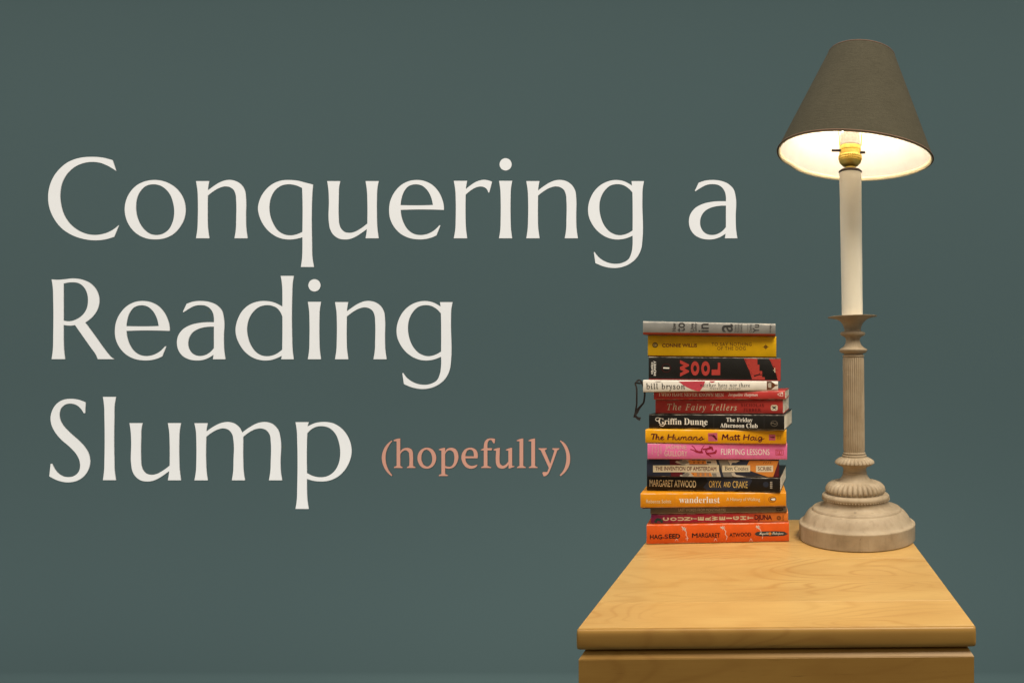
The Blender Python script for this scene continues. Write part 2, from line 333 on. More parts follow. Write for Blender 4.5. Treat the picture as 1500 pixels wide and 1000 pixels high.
# ------------------------------------------------------------------ table lamp
LAMP_D = 1.05
LZ = .55                                   # the lamp's profile heights below count the table top as .55
def build_lamp():
    x0 = X(1255, LAMP_D)
    r = empty('table_lamp', (x0, LAMP_D, TOP_Z))
    tag(r, 'lit table lamp with carved beige candlestick base and dark taupe cone shade', 'lamp')
    k = LAMP_D/1000
    lean = [(.55, 0), (.575, 0), (.60, -.8), (.62, -2.2), (.66, -3), (.68, -3.8), (.83, -5), (.88, -6.4), (1.12, -9.6), (1.2, -10)]
    def cx(z):
        for (a, p), (b, q) in zip(lean, lean[1:]):
            if z <= b: return k*(p+(q-p)*max(0, (z-a))/(b-a))
        return k*lean[-1][1]
    def lathe(name, prof, mat, seg=96, flutes=0, parent=r, cap=True, sharp=38):
        v, f = [], []; n = len(prof)
        for p in prof:
            rr, z = p[0], p[1]; amp = p[2] if len(p) > 2 else 0
            for j in range(seg):
                a = 2*math.pi*j/seg; q = rr
                if amp: q = rr*(1+amp*(abs(math.cos(a*flutes/2))**.7*2-1.1))
                v.append((cx(z)+q*math.cos(a), q*math.sin(a), z-LZ))
        for i in range(n-1):
            for j in range(seg):
                a, b = i*seg+j, i*seg+(j+1) % seg; f.append((a, b, b+seg, a+seg))
        if cap: f.append(tuple(range(seg))[::-1]); f.append(tuple(range((n-1)*seg, n*seg)))
        return mesh_obj(name, v, f, mat, parent, smooth=True, angle=sharp)
    def arc(c, rr, a0, a1, n=8, sy=1.0):
        return [(c[0]+rr*math.cos(math.radians(a0+(a1-a0)*i/n)), c[1]+sy*rr*math.sin(math.radians(a0+(a1-a0)*i/n))) for i in range(n+1)]
    # carved stone-look resin
    m = NT('beige_resin')
    big = m.noise(m.coord(), 22, 5, .65); fine = m.noise(m.coord(), 320, 3, .6)
    strk = m.noise(m.coord((1, 1, .18)), 130, 4, .6)
    col = m.ramp(big, (.28, (.27, .205, .130)), (.52, (.365, .285, .190)), (.78, (.45, .365, .255)))
    col = m.mix(m.ramp(strk, (.52, (0, 0, 0)), (.75, (.6, .6, .6))), col, (.23, .172, .105))
    spots = m.ramp(m.noise(m.coord((1, 1, 1)), 75, 2, .5), (.735, (0, 0, 0)), (.77, (1, 1, 1)))
    col = m.mix(m.math('MULTIPLY', spots, .5), col, (.10, .075, .05))
    chips = m.ramp(m.noise(m.coord(loc=(4, 2, 1)), 48, 5, .7), (.66, (0, 0, 0)), (.74, (1, 1, 1)))
    col = m.mix(m.math('MULTIPLY', chips, .42), col, (.62, .50, .36))
    m.set(Base_Color=col, Roughness=.62, Specular_IOR_Level=.3); m.bump(m.math('MULTIPLY_ADD', fine, .5, big), .16, .0012)
    resin = m.m
    # base disc: drum, ovolo, step and scotia
    prof = [(.080, .5502), (.0868, .5502), (.0885, .5517), (.0887, .5715)] + arc((.0867, .5735), .0022, -10, 100, 5) + [(.0835, .5772)]
    prof += [(.0832-.0145*t, .5773+.0165*math.sin(t*math.pi/2)) for t in [i/10 for i in range(1, 11)]]
    prof += [(.0684, .5946), (.0676, .5965), (.0664, .5975), (.0650, .5976)]
    prof += [(.0650-.0150*math.sin(t*math.pi/2)**.9, .5977+.0065*(1-math.cos(t*math.pi/2))) for t in [i/8 for i in range(1, 9)]]
    prof += [(.0492, .6062), (.0490, .6085)]
    base = lathe('base', [(a, b) for a, b in prof], resin, 128)
    ringp = [(.0485, .6085)] + arc((.0478, .6135), .0040, -75, 85, 9, 1.15) + [(.045, .6185), (.043, .6188)]
    ring = lathe('base_ring', ringp, resin, 128)
    # row of beads round the ring
    bm = bmesh.new()
    for j in range(72):
        a = 2*math.pi*j/72
        mt = Matrix.Translation((cx(.611)+.0512*math.cos(a), .0512*math.sin(a), .6103-LZ))
        bmesh.ops.create_icosphere(bm, subdivisions=1, radius=.0012, matrix=mt)
    o = bm_obj('beading', bm, resin, ring, True, 80); o['kind'] = 'stuff'
    # gadrooned dome
    prof = [(.0405, .6182), (.0432, .6192, .012)]
    for i in range(13):
        t = i/12; a = t*math.pi/2
        prof.append((.0245+.0200*math.cos(a)**.85 if i < 12 else .0245, .6232+.0145*math.sin(a), .048*(1-t**3)))
    dome = lathe('gadrooned_dome', prof, resin, 34*8, 34)
    prof = [(.0250, .6374), (.0240, .6384), (.0215, .6418), (.0192, .6455), (.0180, .6485), (.0184, .6492), (.0184, .6508), (.0177, .6514),
            (.0176, .6560), (.0190, .6585), (.0225, .6605)]
    lathe('neck', prof, resin, 96)
    prof = [(.0215, .6602), (.0250, .6612), (.0283, .6632, .012), (.0294, .6648, .04), (.0290, .6668, .045), (.0270, .6692, .045), (.0238, .6716, .04), (.0205, .6732, .012), (.0190, .6738), (.0185, .6738)]
    lathe('gadrooned_knop', prof, resin, 28*8, 28)
    lathe('collar', [(.0180, .6737), (.0188, .6739), (.0188, .6768), (.0180, .6772), (.0165, .6775), (.0165, .6783), (.0172, .6787), (.0173, .6803), (.0166, .6809), (.0158, .6811)], resin)
    prof = [(.0155, .6810), (.0157, .6825, .008), (.0158, .6845, .05), (.0157, .70, .055), (.0156, .76, .055), (.0156, .81, .055), (.0156, .8245, .05), (.0155, .8262, .006), (.0154, .8272)]
    lathe('fluted_column', prof, resin, 30*8, 30)
    prof = [(.0158, .8270), (.0165, .8274), (.0167, .8285), (.0165, .8296), (.0150, .8300), (.0146, .8306), (.0146, .8322), (.0165, .8328), (.0188, .8334), (.0205, .8350),
            (.0216, .8375), (.0212, .8388), (.0190, .8402), (.0165, .8415), (.0135, .8445, .012), (.0114, .8485, .02), (.0105, .8525, .02), (.0110, .8555, .02), (.0128, .8580, .01), (.0158, .8595),
            (.0182, .8605), (.0193, .8625), (.0191, .8642), (.0172, .8655), (.0140, .8662), (.0126, .8672), (.0125, .8685)]
    lathe('capital', prof, resin, 24*8, 24)
    prof = [(.0123, .8684), (.0127, .8700), (.0138, .8740), (.0155, .8780), (.0185, .8815), (.0208, .8832), (.0222, .8845), (.0290, .8868), (.0355, .8880), (.0377, .8884), (.0379, .8890), (.0365, .8893), (.0290, .8884), (.0200, .8880), (.0150, .8879)]
    dp = lathe('drip_plate', prof, resin, 96)
    zc = .8870-LZ; c0 = cx(.885); tl = math.tan(math.radians(1.9))
    for v in dp.data.vertices:
        dr = math.hypot(v.co.x-c0, v.co.y)
        if v.co.z > .882-LZ: v.co.z += (v.co.x-c0)*tl*min(1, max(0, (dr-.017)/.012))
    # candle sleeve
    m = NT('ivory_sleeve')
    n = m.noise(m.coord((1, 1, .25)), 40, 4, .6); sm = m.noise(m.coord(), 14, 3)
    m.set(Base_Color=m.ramp(m.math('MULTIPLY_ADD', sm, .6, m.math('MULTIPLY', n, .4)), (.3, (.76, .70, .56)), (.7, (.84, .78, .65))), Roughness=.5, Specular_IOR_Level=.3)
    m.bump(n, .1, .001)
    prof = [(.0148, .8872), (.0160, .8874)] + [(.0160+.0009*t/10 + .00012*math.sin(t*2.1), .8874+.222*t/10) for t in range(1, 11)] + [(.0158, 1.1097)]
    lathe('candle_sleeve', prof, m.m, 80)
    dark = M_plain('dark_bronze', (.045, .032, .025), .4, .1, 90, .5, metal=.6)
    lathe('sleeve_cap', [(.0150, 1.1095), (.0174, 1.1096), (.0180, 1.1106), (.0178, 1.1120), (.0155, 1.1126), (.0152, 1.1134), (.0150, 1.1142), (.012, 1.1146)], dark)
    # brass socket
    m = NT('aged_brass')
    n = m.noise(m.coord(), 120, 4, .6)
    m.set(Base_Color=m.ramp(n, (.3, (.74, .50, .08)), (.7, (.90, .68, .20))), Metallic=.85, Roughness=m.math('MULTIPLY_ADD', n, .3, .25)); m.bump(n, .12, .0008)
    brass = m.m
    prof = [(.0070, 1.1140), (.0072, 1.1185), (.0080, 1.1190), (.0092, 1.1196), (.0110, 1.1205), (.0125, 1.1215), (.0138, 1.1228), (.0155, 1.1245), (.0168, 1.1265), (.0172, 1.1280),
            (.0163, 1.1284), (.0163, 1.1292), (.0174, 1.1296), (.0177, 1.1305, .03), (.0177, 1.1318, .03), (.0172, 1.1324), (.0177, 1.1330, .03), (.0177, 1.1350, .03), (.0174, 1.1362), (.0166, 1.1366), (.0166, 1.1425), (.0161, 1.1429), (.0161, 1.1437), (.0167, 1.1441), (.0167, 1.1490), (.0163, 1.1500), (.0150, 1.1500)]
    sock = lathe('socket', prof, brass, 40*4, 40)
    xs = cx(1.15)
    # two-ended push switch
    for sx, ln, z in ((-1, .0118, 1.1425), (1, .0055, 1.1395)):
        bm = bmesh.new()
        bmesh.ops.create_cone(bm, cap_ends=True, segments=20, radius1=.0021, radius2=.0019, depth=ln+.002,
            matrix=Matrix.Translation((xs+sx*(.0160+ln/2), -.006, z-LZ)) @ Matrix.Rotation(sx*math.pi/2, 4, 'Y'))
        bm_obj('switch_knob', bm, dark, sock, True)
    paper = M_plain('socket_liner_card', (.78, .70, .62), .8, .12, 150)
    lathe('socket_liner', [(.0148, 1.1498), (.0152, 1.1500), (.0152, 1.1560), (.0150, 1.1660), (.0146, 1.1700), (.0140, 1.1700)], paper, 96, parent=sock)
    lathe('socket_rim', [(.0151, 1.1515), (.0160, 1.1516), (.0161, 1.1540), (.0151, 1.1542)], M_plain('white_porcelain', (.8, .78, .72), .3, .03), 96, parent=sock)
    # bulb
    m = NT('glowing_bulb'); m.set(Base_Color=(.9, .88, .82), Roughness=.4, Emission_Color=(1, .88, .71), Emission_Strength=BULB)
    prof = [(.0125, 1.165), (.0130, 1.176), (.0150, 1.186), (.0200, 1.198), (.0255, 1.212), (.0290, 1.226), (.0295, 1.236), (.0275, 1.247), (.0215, 1.258), (.0130, 1.2645), (.003, 1.2665)]
    lathe('bulb', prof, m.m, 48)
    # wire clip that carries the shade
    bm = bmesh.new()
    def wire(pts, rad):
        for a, b in zip(pts, pts[1:]):
            a, b = Vector(a), Vector(b); d = b-a
            bmesh.ops.create_cone(bm, cap_ends=True, segments=8, radius1=rad, radius2=rad, depth=d.length*1.02,
                matrix=Matrix.Translation((a+b)/2) @ d.to_track_quat('Z', 'Y').to_matrix().to_4x4())
    for s in (-1, 1):
        wire([(xs+s*.0165, -.006, 1.150-LZ), (xs+s*.0172, -.004, 1.166-LZ), (xs+s*.020, 0, 1.185-LZ), (xs+s*.036, 0, 1.215-LZ), (xs+s*.038, 0, 1.250-LZ), (xs+s*.024, 0, 1.276-LZ), (xs, 0, 1.2835-LZ)], .0009)
    bm_obj('harp', bm, brass, r, True)
    # shade: fabric outside, white lining inside, rolled trims
    sh = empty('shade', (X(1251.5, LAMP_D)-x0, 0, 1.133-LZ)); sh.parent = r
    sh.rotation_euler = (math.radians(-.6), math.radians(3.9), math.radians(0))
    R0, R1, H = .1180, .0505, .1575
    m = NT('taupe_linen')
    tc = m.n('ShaderNodeTexCoord')
    wa = m.noise(m.coord((1, 1, .06)), 900, 2); wb = m.noise(m.coord((.08, .08, 1)), 1100, 2)
    weave = m.math('ADD', wa, wb); cl = m.noise(m.coord(), 26, 4, .6)
    col = m.ramp(m.math('MULTIPLY_ADD', weave, .42, m.math('MULTIPLY', cl, .22)), (.35, (.040, .0355, .0225)), (.72, (.068, .061, .040)))
    lint = m.ramp(m.noise(m.coord((1, 1, 3)), 70, 6, .8), (.72, (0, 0, 0)), (.78, (1, 1, 1)))
    col = m.mix(m.math('MULTIPLY', lint, .22), col, (.20, .18, .13))
    m.set(Base_Color=col, Roughness=.92, Specular_IOR_Level=.15); m.bump(weave, .35, .0008)
    linen = m.m
    m = NT('white_lining')
    n = m.noise(m.coord(), 30, 4, .6); m.set(Base_Color=m.ramp(n, (.3, (.70, .66, .62)), (.7, (.76, .73, .69))), Roughness=.7); m.bump(n, .12, .003)
    lining = m.m
    trim_m = M_plain('cream_tape', (.86, .74, .48), .6, .05, 200)
    edge_m = M_plain('rust_edge_tape', (.13, .072, .042), .8, .08, 300)
    N = 160
    def wob(a, t):            # unevenness of a worn shade: slight oval, one dent at the lower rear left
        w = 1+.006*math.sin(2*a+.6)+.004*math.sin(3*a+1.7)
        d = math.exp(-((math.atan2(math.sin(a-2.62), math.cos(a-2.62)))/.16)**2)
        return w-.030*d*(1-t)**2
    def ring_pts(t, dr=0, dz=0):
        rr = R0+(R1-R0)*t
        # a slight belly near the bottom left
        return [((rr*wob(2*math.pi*j/N, t)+dr)*math.cos(2*math.pi*j/N), (rr*wob(2*math.pi*j/N, t)+dr)*math.sin(2*math.pi*j/N),
                 H*t+dz+.0016*math.sin(2*math.pi*j/N*2+.5)*(1-t)) for j in range(N)]
    def shell(name, mat, dr, ts, flip=False):
        v, f = [], []
        for t in ts: v += ring_pts(t, dr)
        for i in range(len(ts)-1):
            for j in range(N):
                a, b = i*N+j, i*N+(j+1) % N
                f.append((a, b, b+N, a+N) if not flip else (a, a+N, b+N, b))
        return mesh_obj(name, v, f, mat, sh, smooth=True)
    ts = [i/24 for i in range(25)]
    shell('shade_fabric', linen, .0006, ts)
    shell('shade_lining', lining, -.0006, ts, True)
    def rim(name, mat, t, dr, dz, rr, sy=1.0, n=8, sl=(R0-R1)/H):
        base_p = ring_pts(t, dr, dz); v, f = [], []
        for j in range(N):
            a = 2*math.pi*j/N; c = base_p[j]
            for q in range(n):
                b = 2*math.pi*q/n
                h = rr*sy*math.sin(b); q_ = rr*math.cos(b)-sl*h; v.append((c[0]+q_*math.cos(a), c[1]+q_*math.sin(a), c[2]+h))
        for j in range(N):
            for q in range(n):
                a, b = j*n+q, j*n+(q+1) % n; c, d = ((j+1) % N)*n+q, ((j+1) % N)*n+(q+1) % n
                f.append((a, c, d, b))
        return mesh_obj(name, v, f, mat, sh, smooth=True)
    rim('rim_trim', trim_m, 0, -.0022, .0014, .0012, 2.6)
    rim('rim_edge', edge_m, 0, .0008, .0004, .0008, 1.5)
    rim('top_trim', edge_m, 1, .0, 0, .0011, 1.0)
    # spider ring at the top that hangs the shade on the harp
    bm = bmesh.new()
    for q in range(3):
        a = q*2*math.pi/3+.5
        wire([(R1*math.cos(a), R1*math.sin(a), H-.002), (.006*math.cos(a), .006*math.sin(a), H-.012)], .0009)
    bmesh.ops.create_cone(bm, cap_ends=True, segments=20, radius1=.008, radius2=.008, depth=.0015, matrix=Matrix.Translation((0, 0, H-.012)))
    bm_obj('spider', bm, brass, sh, True)
build_lamp()

# ------------------------------------------------------------------ books
UP = {'bold': (0x1D400, 0x1D41A), 'ital': (0x1D434, 0x1D44E), 'bital': (0x1D468, 0x1D482), 'script': (0x1D4D0, 0x1D4EA)}
def styled(s, style):
    if style not in UP: return s
    u, l = UP[style]; out = ''
    for ch in s:
        if style == 'ital' and ch == 'h': out += '\u210e'
        elif 'A' <= ch <= 'Z': out += chr(u+ord(ch)-65)
        elif 'a' <= ch <= 'z': out += chr(l+ord(ch)-97)
        else: out += ch
    return out
def text_mesh(s, style, off=0.0, spacing=1.0, lines=None):
    cu = bpy.data.curves.new('lettering', 'FONT')
    sty = {'serif': 'ital', 'scaps': 'ital', 'bserif': 'bold'}.get(style, style)
    cu.body = styled(s, sty); cu.size = 1
    heavy = off if style == 'sans' and 'M' in s and off > 0 else 0      # offsetting folds the inner angles of M
    cu.offset = .010 if style == 'serif' else off-heavy
    cu.space_character = spacing; cu.resolution_u = 4; cu.fill_mode = 'FRONT'; cu.align_x = 'CENTER'
    ob = bpy.data.objects.new('lettering', cu); COL.objects.link(ob)
    dg = bpy.context.evaluated_depsgraph_get(); dg.update()
    me = bpy.data.meshes.new_from_object(ob.evaluated_get(dg))
    bpy.data.objects.remove(ob); bpy.data.curves.remove(cu)
    if style in ('scaps', 'serif'):
        for v in me.vertices: v.co.x -= v.co.y*.27
    if heavy:                                   # heavier face: shifted copies a hair apart in depth
        vs = [tuple(v.co) for v in me.vertices]; fs = [tuple(p.vertices) for p in me.polygons]; V, Fc = [], []
        for k, (dx, dy) in enumerate(((0, 0), (heavy, 0), (-heavy, 0), (0, heavy), (0, -heavy))):
            n0 = len(V); V += [(x+dx, y+dy, k) for x, y, z in vs]; Fc += [tuple(i+n0 for i in f) for f in fs]
        me = bpy.data.meshes.new('lettering'); me.from_pydata(V, [], Fc); me.update()
    return me

MATS = {}
def ink(col, rough=.45):
    key = (col, rough)
    if key not in MATS: MATS[key] = M_plain('ink_%d' % len(MATS), col, rough, .04, 300, .2)
    return MATS[key]
INK = {'black': (.012, .010, .010), 'white': (.82, .79, .72), 'cream': (.66, .58, .42), 'red': (.40, .045, .035), 'maroon': (.10, .010, .016), 'pinkred': (.52, .06, .085),
       'dkgrey': (.045, .045, .045), 'orange': (.60, .22, .04), 'navy': (.022, .027, .045), 'beige': (.46, .41, .34), 'grey': (.20, .185, .16), 'gold': (.62, .42, .12),
       'pink': (.50, .10, .17), 'brown': (.12, .04, .015), 'rose': (.74, .52, .46), 'dkred': (.075, .006, .006), 'green': (.02, .06, .05), 'taupe': (.19, .16, .12),
       'palegold': (.74, .66, .44), 'crimson': (.33, .02, .045)}

D0 = 1.0148
DL, DR = 1.0062, 1.0236                       # depth of the stack's front at its left and right ends
BY = [(470.3, 474.4), (490.3, 492.5), (521.8, 524), (556.2, 558), (574.3, 571.6), (586.3, 584.5), (607.2, 605.8), (628.8, 628.8),
      (649, 649.2), (672.6, 672.2), (699.4, 698.2), (721.6, 719.8), (743, 740.2), (754, 749.8), (768.2, 764.4), None]
def zb(i, x):                                 # height of boundary i at world x (books are slightly wedge-shaped)
    xa, xb = X(950, DL), X(1146, DR); t = (x-xa)/(xb-xa)
    if BY[i] is None: return TOP_Z+.0003
    za, zc = Z(BY[i][0], DL), Z(BY[i][1], DR)
    return za+(zc-za)*t

page_m = NT('book_pages')
_w = page_m.noise(page_m.coord((3, 3, 2600), rnd=2), 1.0, 2); _b = page_m.noise(page_m.coord(rnd=2), 40, 3)
page_m.set(Base_Color=page_m.mix(page_m.math('MULTIPLY', _w, .4), page_m.ramp(_b, (.3, (.74, .68, .55)), (.7, (.82, .77, .66))), (.50, .43, .31)), Roughness=.9, Specular_IOR_Level=.1)
page_m.bump(_w, .5, .0006); page_m = page_m.m

WORN = {}
def cover_mat(name, col, rough=.38, wear=.35, grad=None, worn=False):
    if not worn: WORN[name] = cover_mat(name+'_worn_edge', col, rough, wear, grad, True)
    m = NT(name)
    n = m.noise(m.coord(rnd=4), 55, 4, .6)
    if grad:
        tc = m.n('ShaderNodeTexCoord'); sx = m.n('ShaderNodeSeparateXYZ'); m.l(tc.outputs['Object'], sx.inputs[0])
        f = m.math('MULTIPLY_ADD', sx.outputs[grad[0]], grad[1], grad[2]); base = m.ramp(f, *grad[3])
    else: base = m.ramp(n, (.3, tuple(c*.90 for c in col)), (.7, tuple(min(1, c*1.06) for c in col)))
    scuff = m.ramp(m.noise(m.coord((.4, 1, 1), rnd=6), 210, 6, .8), (.67, (0, 0, 0)), (.73, (1, 1, 1)))
    base = m.mix(m.math('MULTIPLY', scuff, wear*.35), base, (.60, .55, .46))
    if worn:
        w = m.ramp(m.noise(m.coord((.25, 1, 1), rnd=6), 240, 5, .75), (.44, (0, 0, 0)), (.62, (1, 1, 1)))
        base = m.mix(m.math('MULTIPLY', w, .45+.3*wear), base, (.60, .54, .44))
    m.set(Base_Color=base, Roughness=m.math('MULTIPLY_ADD', n, .2, rough-.06), Specular_IOR_Level=.22)
    cr = m.noise(m.coord((60, .5, 4), rnd=8), 2.0, 3, .6); m.bump(m.math('MULTIPLY_ADD', n, .4, cr), .10, .0012)
    return m.m

class Book:
    def __init__(s, idx, xl, xr, dy, yaw, depth, mat, label, under=None, edge=.0014, ct=.0006):
        s.i = idx; s.d = D0+dy; s.xl, s.xr = xl, xr
        s.pc = (xl+xr)/2; s.L = (xr-xl)/F_PX*s.d/math.cos(math.radians(yaw)); xc = X(s.pc, s.d)
        s.xc = xc; s.yaw = math.radians(yaw)
        gap = .00018
        s.z0 = lambda lx: zb(idx, xc+lx*math.cos(s.yaw))+gap
        s.z1 = lambda lx: zb(idx-1, xc+lx*math.cos(s.yaw))-gap
        zbase = s.z0(0); s.zbase = zbase
        s.root = empty('book', (xc, s.d, zbase), s.yaw)
        tag(s.root, label, 'book', 'paperback books in the stack')
        L = s.L; n = 24; v, f, fm = [], [], []
        # cover: one wrapped card, cross-section in (depth, height) swept along the spine
        def sect(lx):
            a, b = s.z0(lx)-zbase, s.z1(lx)-zbase; e = edge
            e = min(e, (b-a)*.3)
            out = [(depth, a), (e*2.6, a), (e, a+.0001), (e*.3, a+e*.3), (0, a+e), (0, (a+b)/2), (0, b-e), (e*.3, b-e*.3), (e, b-.0001), (e*2.6, b), (depth, b)]
            inn = [(depth, b-ct), (e+ct, b-ct), (ct+.0002, b-e-ct*.2), (ct+.0002, a+e+ct*.2), (e+ct, a+ct), (depth, a+ct)]
            return out+inn
        K = None
        for k in range(n+1):
            lx = -L/2+L*k/n; se = sect(lx); K = len(se)
            jit = .00003*math.sin(k*1.7+idx)
            for j, (y, z) in enumerate(se): v.append((lx, y+(jit if j < 11 and y < .01 else 0), z))
        for k in range(n):
            for j in range(K):
                a, b = k*K+j, k*K+(j+1) % K
                f.append((a, a+K, b+K, b)); fm.append(1 if (under and j in (1, 2, 3)) else 2 if j in (2, 3, 6, 7) else 0)
        # close the two ends as strips between the outer and inner outline
        pairs = [(0, 16), (1, 15), (2, 15), (3, 15), (4, 14), (5, 14), (6, 13), (7, 12), (8, 12), (9, 12), (10, 11)]
        for k in (0, n):
            o = k*K
            for (a, b), (c, d) in zip(pairs, pairs[1:]):
                q = [o+a, o+c, o+d, o+b] if b != d else [o+a, o+c, o+b]
                f.append(tuple(q) if k == 0 else tuple(q[::-1])); fm.append(0)
        s.cover = mesh_obj('cover', v, f, [mat, under or mat, WORN[mat.name]], s.root, smooth=True, fmats=fm, angle=50)
        # page block
        v, f = [], []; ins = .0007
        for k in range(9):
            lx = -(L/2-ins)+(L-2*ins)*k/8; a, b = s.z0(lx)-zbase+ct+.0001, s.z1(lx)-zbase-ct-.0001
            bow = .0010
            for y, z in ((ct+.0012, a), (depth-.0010, a), (depth-.0016-bow, (a+b)/2), (depth-.0010, b), (ct+.0012, b)): v.append((lx, y, z))
        for k in range(8):
            for j in range(5):
                a, b = k*5+j, k*5+(j+1) % 5; f.append((a, b, b+5, a+5))
        f.append((4, 3, 2, 1, 0)); f.append(tuple(40+j for j in range(5)))
        mesh_obj('page_block', v, f, page_m, s.root)
        s.groups = []; s.group('cover_artwork')
    def group(s, name):
        s.art_v, s.art_f, s.art_m, s.art_mats = [], [], [], []; s.groups.append((name, s.art_v, s.art_f, s.art_m, s.art_mats))
    # photograph pixel -> point on the spine
    def loc(s, px, py, layer=1):
        lx = (px-s.pc)/(s.xr-s.xl)*s.L
        t = (px-950)/(1146-950)
        top = BY[s.i-1][0]+(BY[s.i-1][1]-BY[s.i-1][0])*t
        bot = (797.4-4.4*t) if BY[s.i] is None else BY[s.i][0]+(BY[s.i][1]-BY[s.i][0])*t
        u = (bot-py)/(bot-top); a, b = s.z0(lx)-s.zbase, s.z1(lx)-s.zbase
        u = min(.985, max(.015, u))
        return (lx, -.00007-.00004*layer, a+(b-a)*u)
    def text(s, body, style, box, colname, rot=0, off=0, spacing=1.0, name='lettering', layer=4):
        me = text_mesh(body, style, off, spacing)
        if rot:
            for v in me.vertices:
                x, y = v.co.x, v.co.y; v.co.x, v.co.y = (-y, x) if rot > 0 else (y, -x)
        xs = [v.co.x for v in me.vertices]; ys = [v.co.y for v in me.vertices]
        x0, x1, y0, y1 = min(xs), max(xs), min(ys), max(ys)
        for v in me.vertices:
            px = box[0]+(v.co.x-x0)/(x1-x0)*(box[2]-box[0]); py = box[3]-(v.co.y-y0)/(y1-y0)*(box[3]-box[1])
            v.co = s.loc(px, py, layer+.12*v.co.z)
        me.name = name; me.materials.clear(); me.materials.append(ink(INK[colname]))
        o = bpy.data.objects.new(name, me); COL.objects.link(o); o.parent = s.cover
        return o
    def poly(s, pts, colname, layer=1):
        if colname not in s.art_mats: s.art_mats.append(colname)
        n0 = len(s.art_v); s.art_v += [s.loc(x, y, layer) for x, y in pts]
        # orientation: face the viewer (-y)
        ar = sum(a[0]*b[1]-b[0]*a[1] for a, b in zip(pts, pts[1:]+pts[:1]))
        idx = list(range(n0, n0+len(pts)))
        s.art_f.append(tuple(idx[::-1] if ar > 0 else idx)); s.art_m.append(s.art_mats.index(colname))
    def disc(s, cx, cy, rx, ry, colname, layer=1, n=24):
        s.poly([(cx+rx*math.cos(2*math.pi*i/n), cy+ry*math.sin(2*math.pi*i/n)) for i in range(n)], colname, layer)
    def ring(s, cx, cy, rx, ry, w, colname, layer=1, n=24):
        for i in range(n):
            a, b = 2*math.pi*i/n, 2*math.pi*(i+1)/n
            s.poly([(cx+rx*math.cos(a), cy+ry*math.sin(a)), (cx+rx*math.cos(b), cy+ry*math.sin(b)),
                    (cx+(rx-w)*math.cos(b), cy+(ry-w)*math.sin(b)), (cx+(rx-w)*math.cos(a), cy+(ry-w)*math.sin(a))], colname, layer)
    def stroke(s, pts, w0, w1, colname, layer=2):
        n = len(pts)
        def nrm(i):
            a, b = pts[max(0, i-1)], pts[min(n-1, i+1)]; d = math.hypot(b[0]-a[0], b[1]-a[1]) or 1
            return (-(b[1]-a[1])/d, (b[0]-a[0])/d)
        for i in range(n-1):
            p, q = pts[i], pts[i+1]; wa = (w0+(w1-w0)*i/(n-1))/2; wb = (w0+(w1-w0)*(i+1)/(n-1))/2; na, nb = nrm(i), nrm(i+1)
            s.poly([(p[0]+na[0]*wa, p[1]+na[1]*wa), (q[0]+nb[0]*wb, q[1]+nb[1]*wb), (q[0]-nb[0]*wb, q[1]-nb[1]*wb), (p[0]-na[0]*wa, p[1]-na[1]*wa)], colname, layer)
    def done(s):
        for name, v, f, fm, mats in s.groups:
            if not f: continue
            o = mesh_obj(name, v, f, [ink(INK[c]) for c in mats], s.cover, fmats=fm)
            if len(f) > 1: o['kind'] = 'stuff'          # print too small to pick apart

A = lambda x, y: (920+x*.18006, 460+y*.18)     # coordinates read off two enlarged views of the stack
B = lambda x, y: (920+x*.18006, 630+y*.18)
def bx(fn, x0, y0, x1, y1): a, b = fn(x0, y0), fn(x1, y1); return (a[0], a[1], b[0], b[1])

HAND = {  # brush letters: polylines in a box one cap-height tall, then the advance
    'T': ([[(0, .92), (.25, 1.0), (.62, .97)], [(.34, .96), (.26, .45), (.20, 0)]], .50),
    'h': ([[(.10, 1.0), (.04, .5), (0, 0)], [(.02, .3), (.18, .55), (.30, .42), (.26, .1), (.36, .0), (.46, .1)]], .44),
    'e': ([[(0, .25), (.22, .34), (.30, .48), (.18, .56), (.05, .38), (.06, .12), (.20, .0), (.42, .16)]], .42),
    'H': ([[(.08, 1.0), (.03, .5), (0, 0)], [(.52, 1.0), (.46, .5), (.42, 0)], [(.0, .48), (.48, .54)]], .56),
    'u': ([[(0, .54), (-.01, .18), (.10, .0), (.26, .16), (.34, .54)], [(.34, .54), (.32, .12), (.40, .0), (.48, .1)]], .46),
    'm': ([[(.02, .54), (0, 0)], [(.0, .3), (.14, .55), (.22, .42), (.20, 0)], [(.21, .3), (.36, .55), (.44, .42), (.41, .08), (.48, 0), (.56, .1)]], .54),
    'a': ([[(.34, .5), (.18, .56), (.02, .32), (.06, .04), (.20, .04), (.34, .3)], [(.36, .54), (.33, .14), (.40, .0), (.48, .1)]], .46),
    'n': ([[(.02, .54), (0, 0)], [(.0, .3), (.16, .55), (.28, .42), (.24, .08), (.32, 0), (.40, .1)]], .38),
    's': ([[(.0, .1), (.16, .32), (.26, .56), (.30, .34), (.32, .1), (.18, -.02), (.02, .06)], [(.30, .1), (.5, .22)]], .40),
    'M': ([[(.10, 1.0), (.05, .5), (0, 0)], [(.10, 1.0), (.30, .35)], [(.30, .35), (.58, 1.0)], [(.58, 1.0), (.56, .4), (.62, 0)]], .70),
    't': ([[(.12, .95), (.07, .3), (.12, .02), (.26, .1)], [(-.06, .66), (.30, .72)]], .28),
    'i': ([[(.02, .54), (.0, .14), (.08, 0), (.18, .1)], [(.06, .76), (.08, .80)]], .2),
    'g': ([[(.30, .5), (.16, .56), (.02, .32), (.06, .06), (.20, .06), (.32, .34)], [(.34, .54), (.30, -.15), (.14, -.30), (.04, -.16), (.24, .02), (.58, .30)]], .5)}
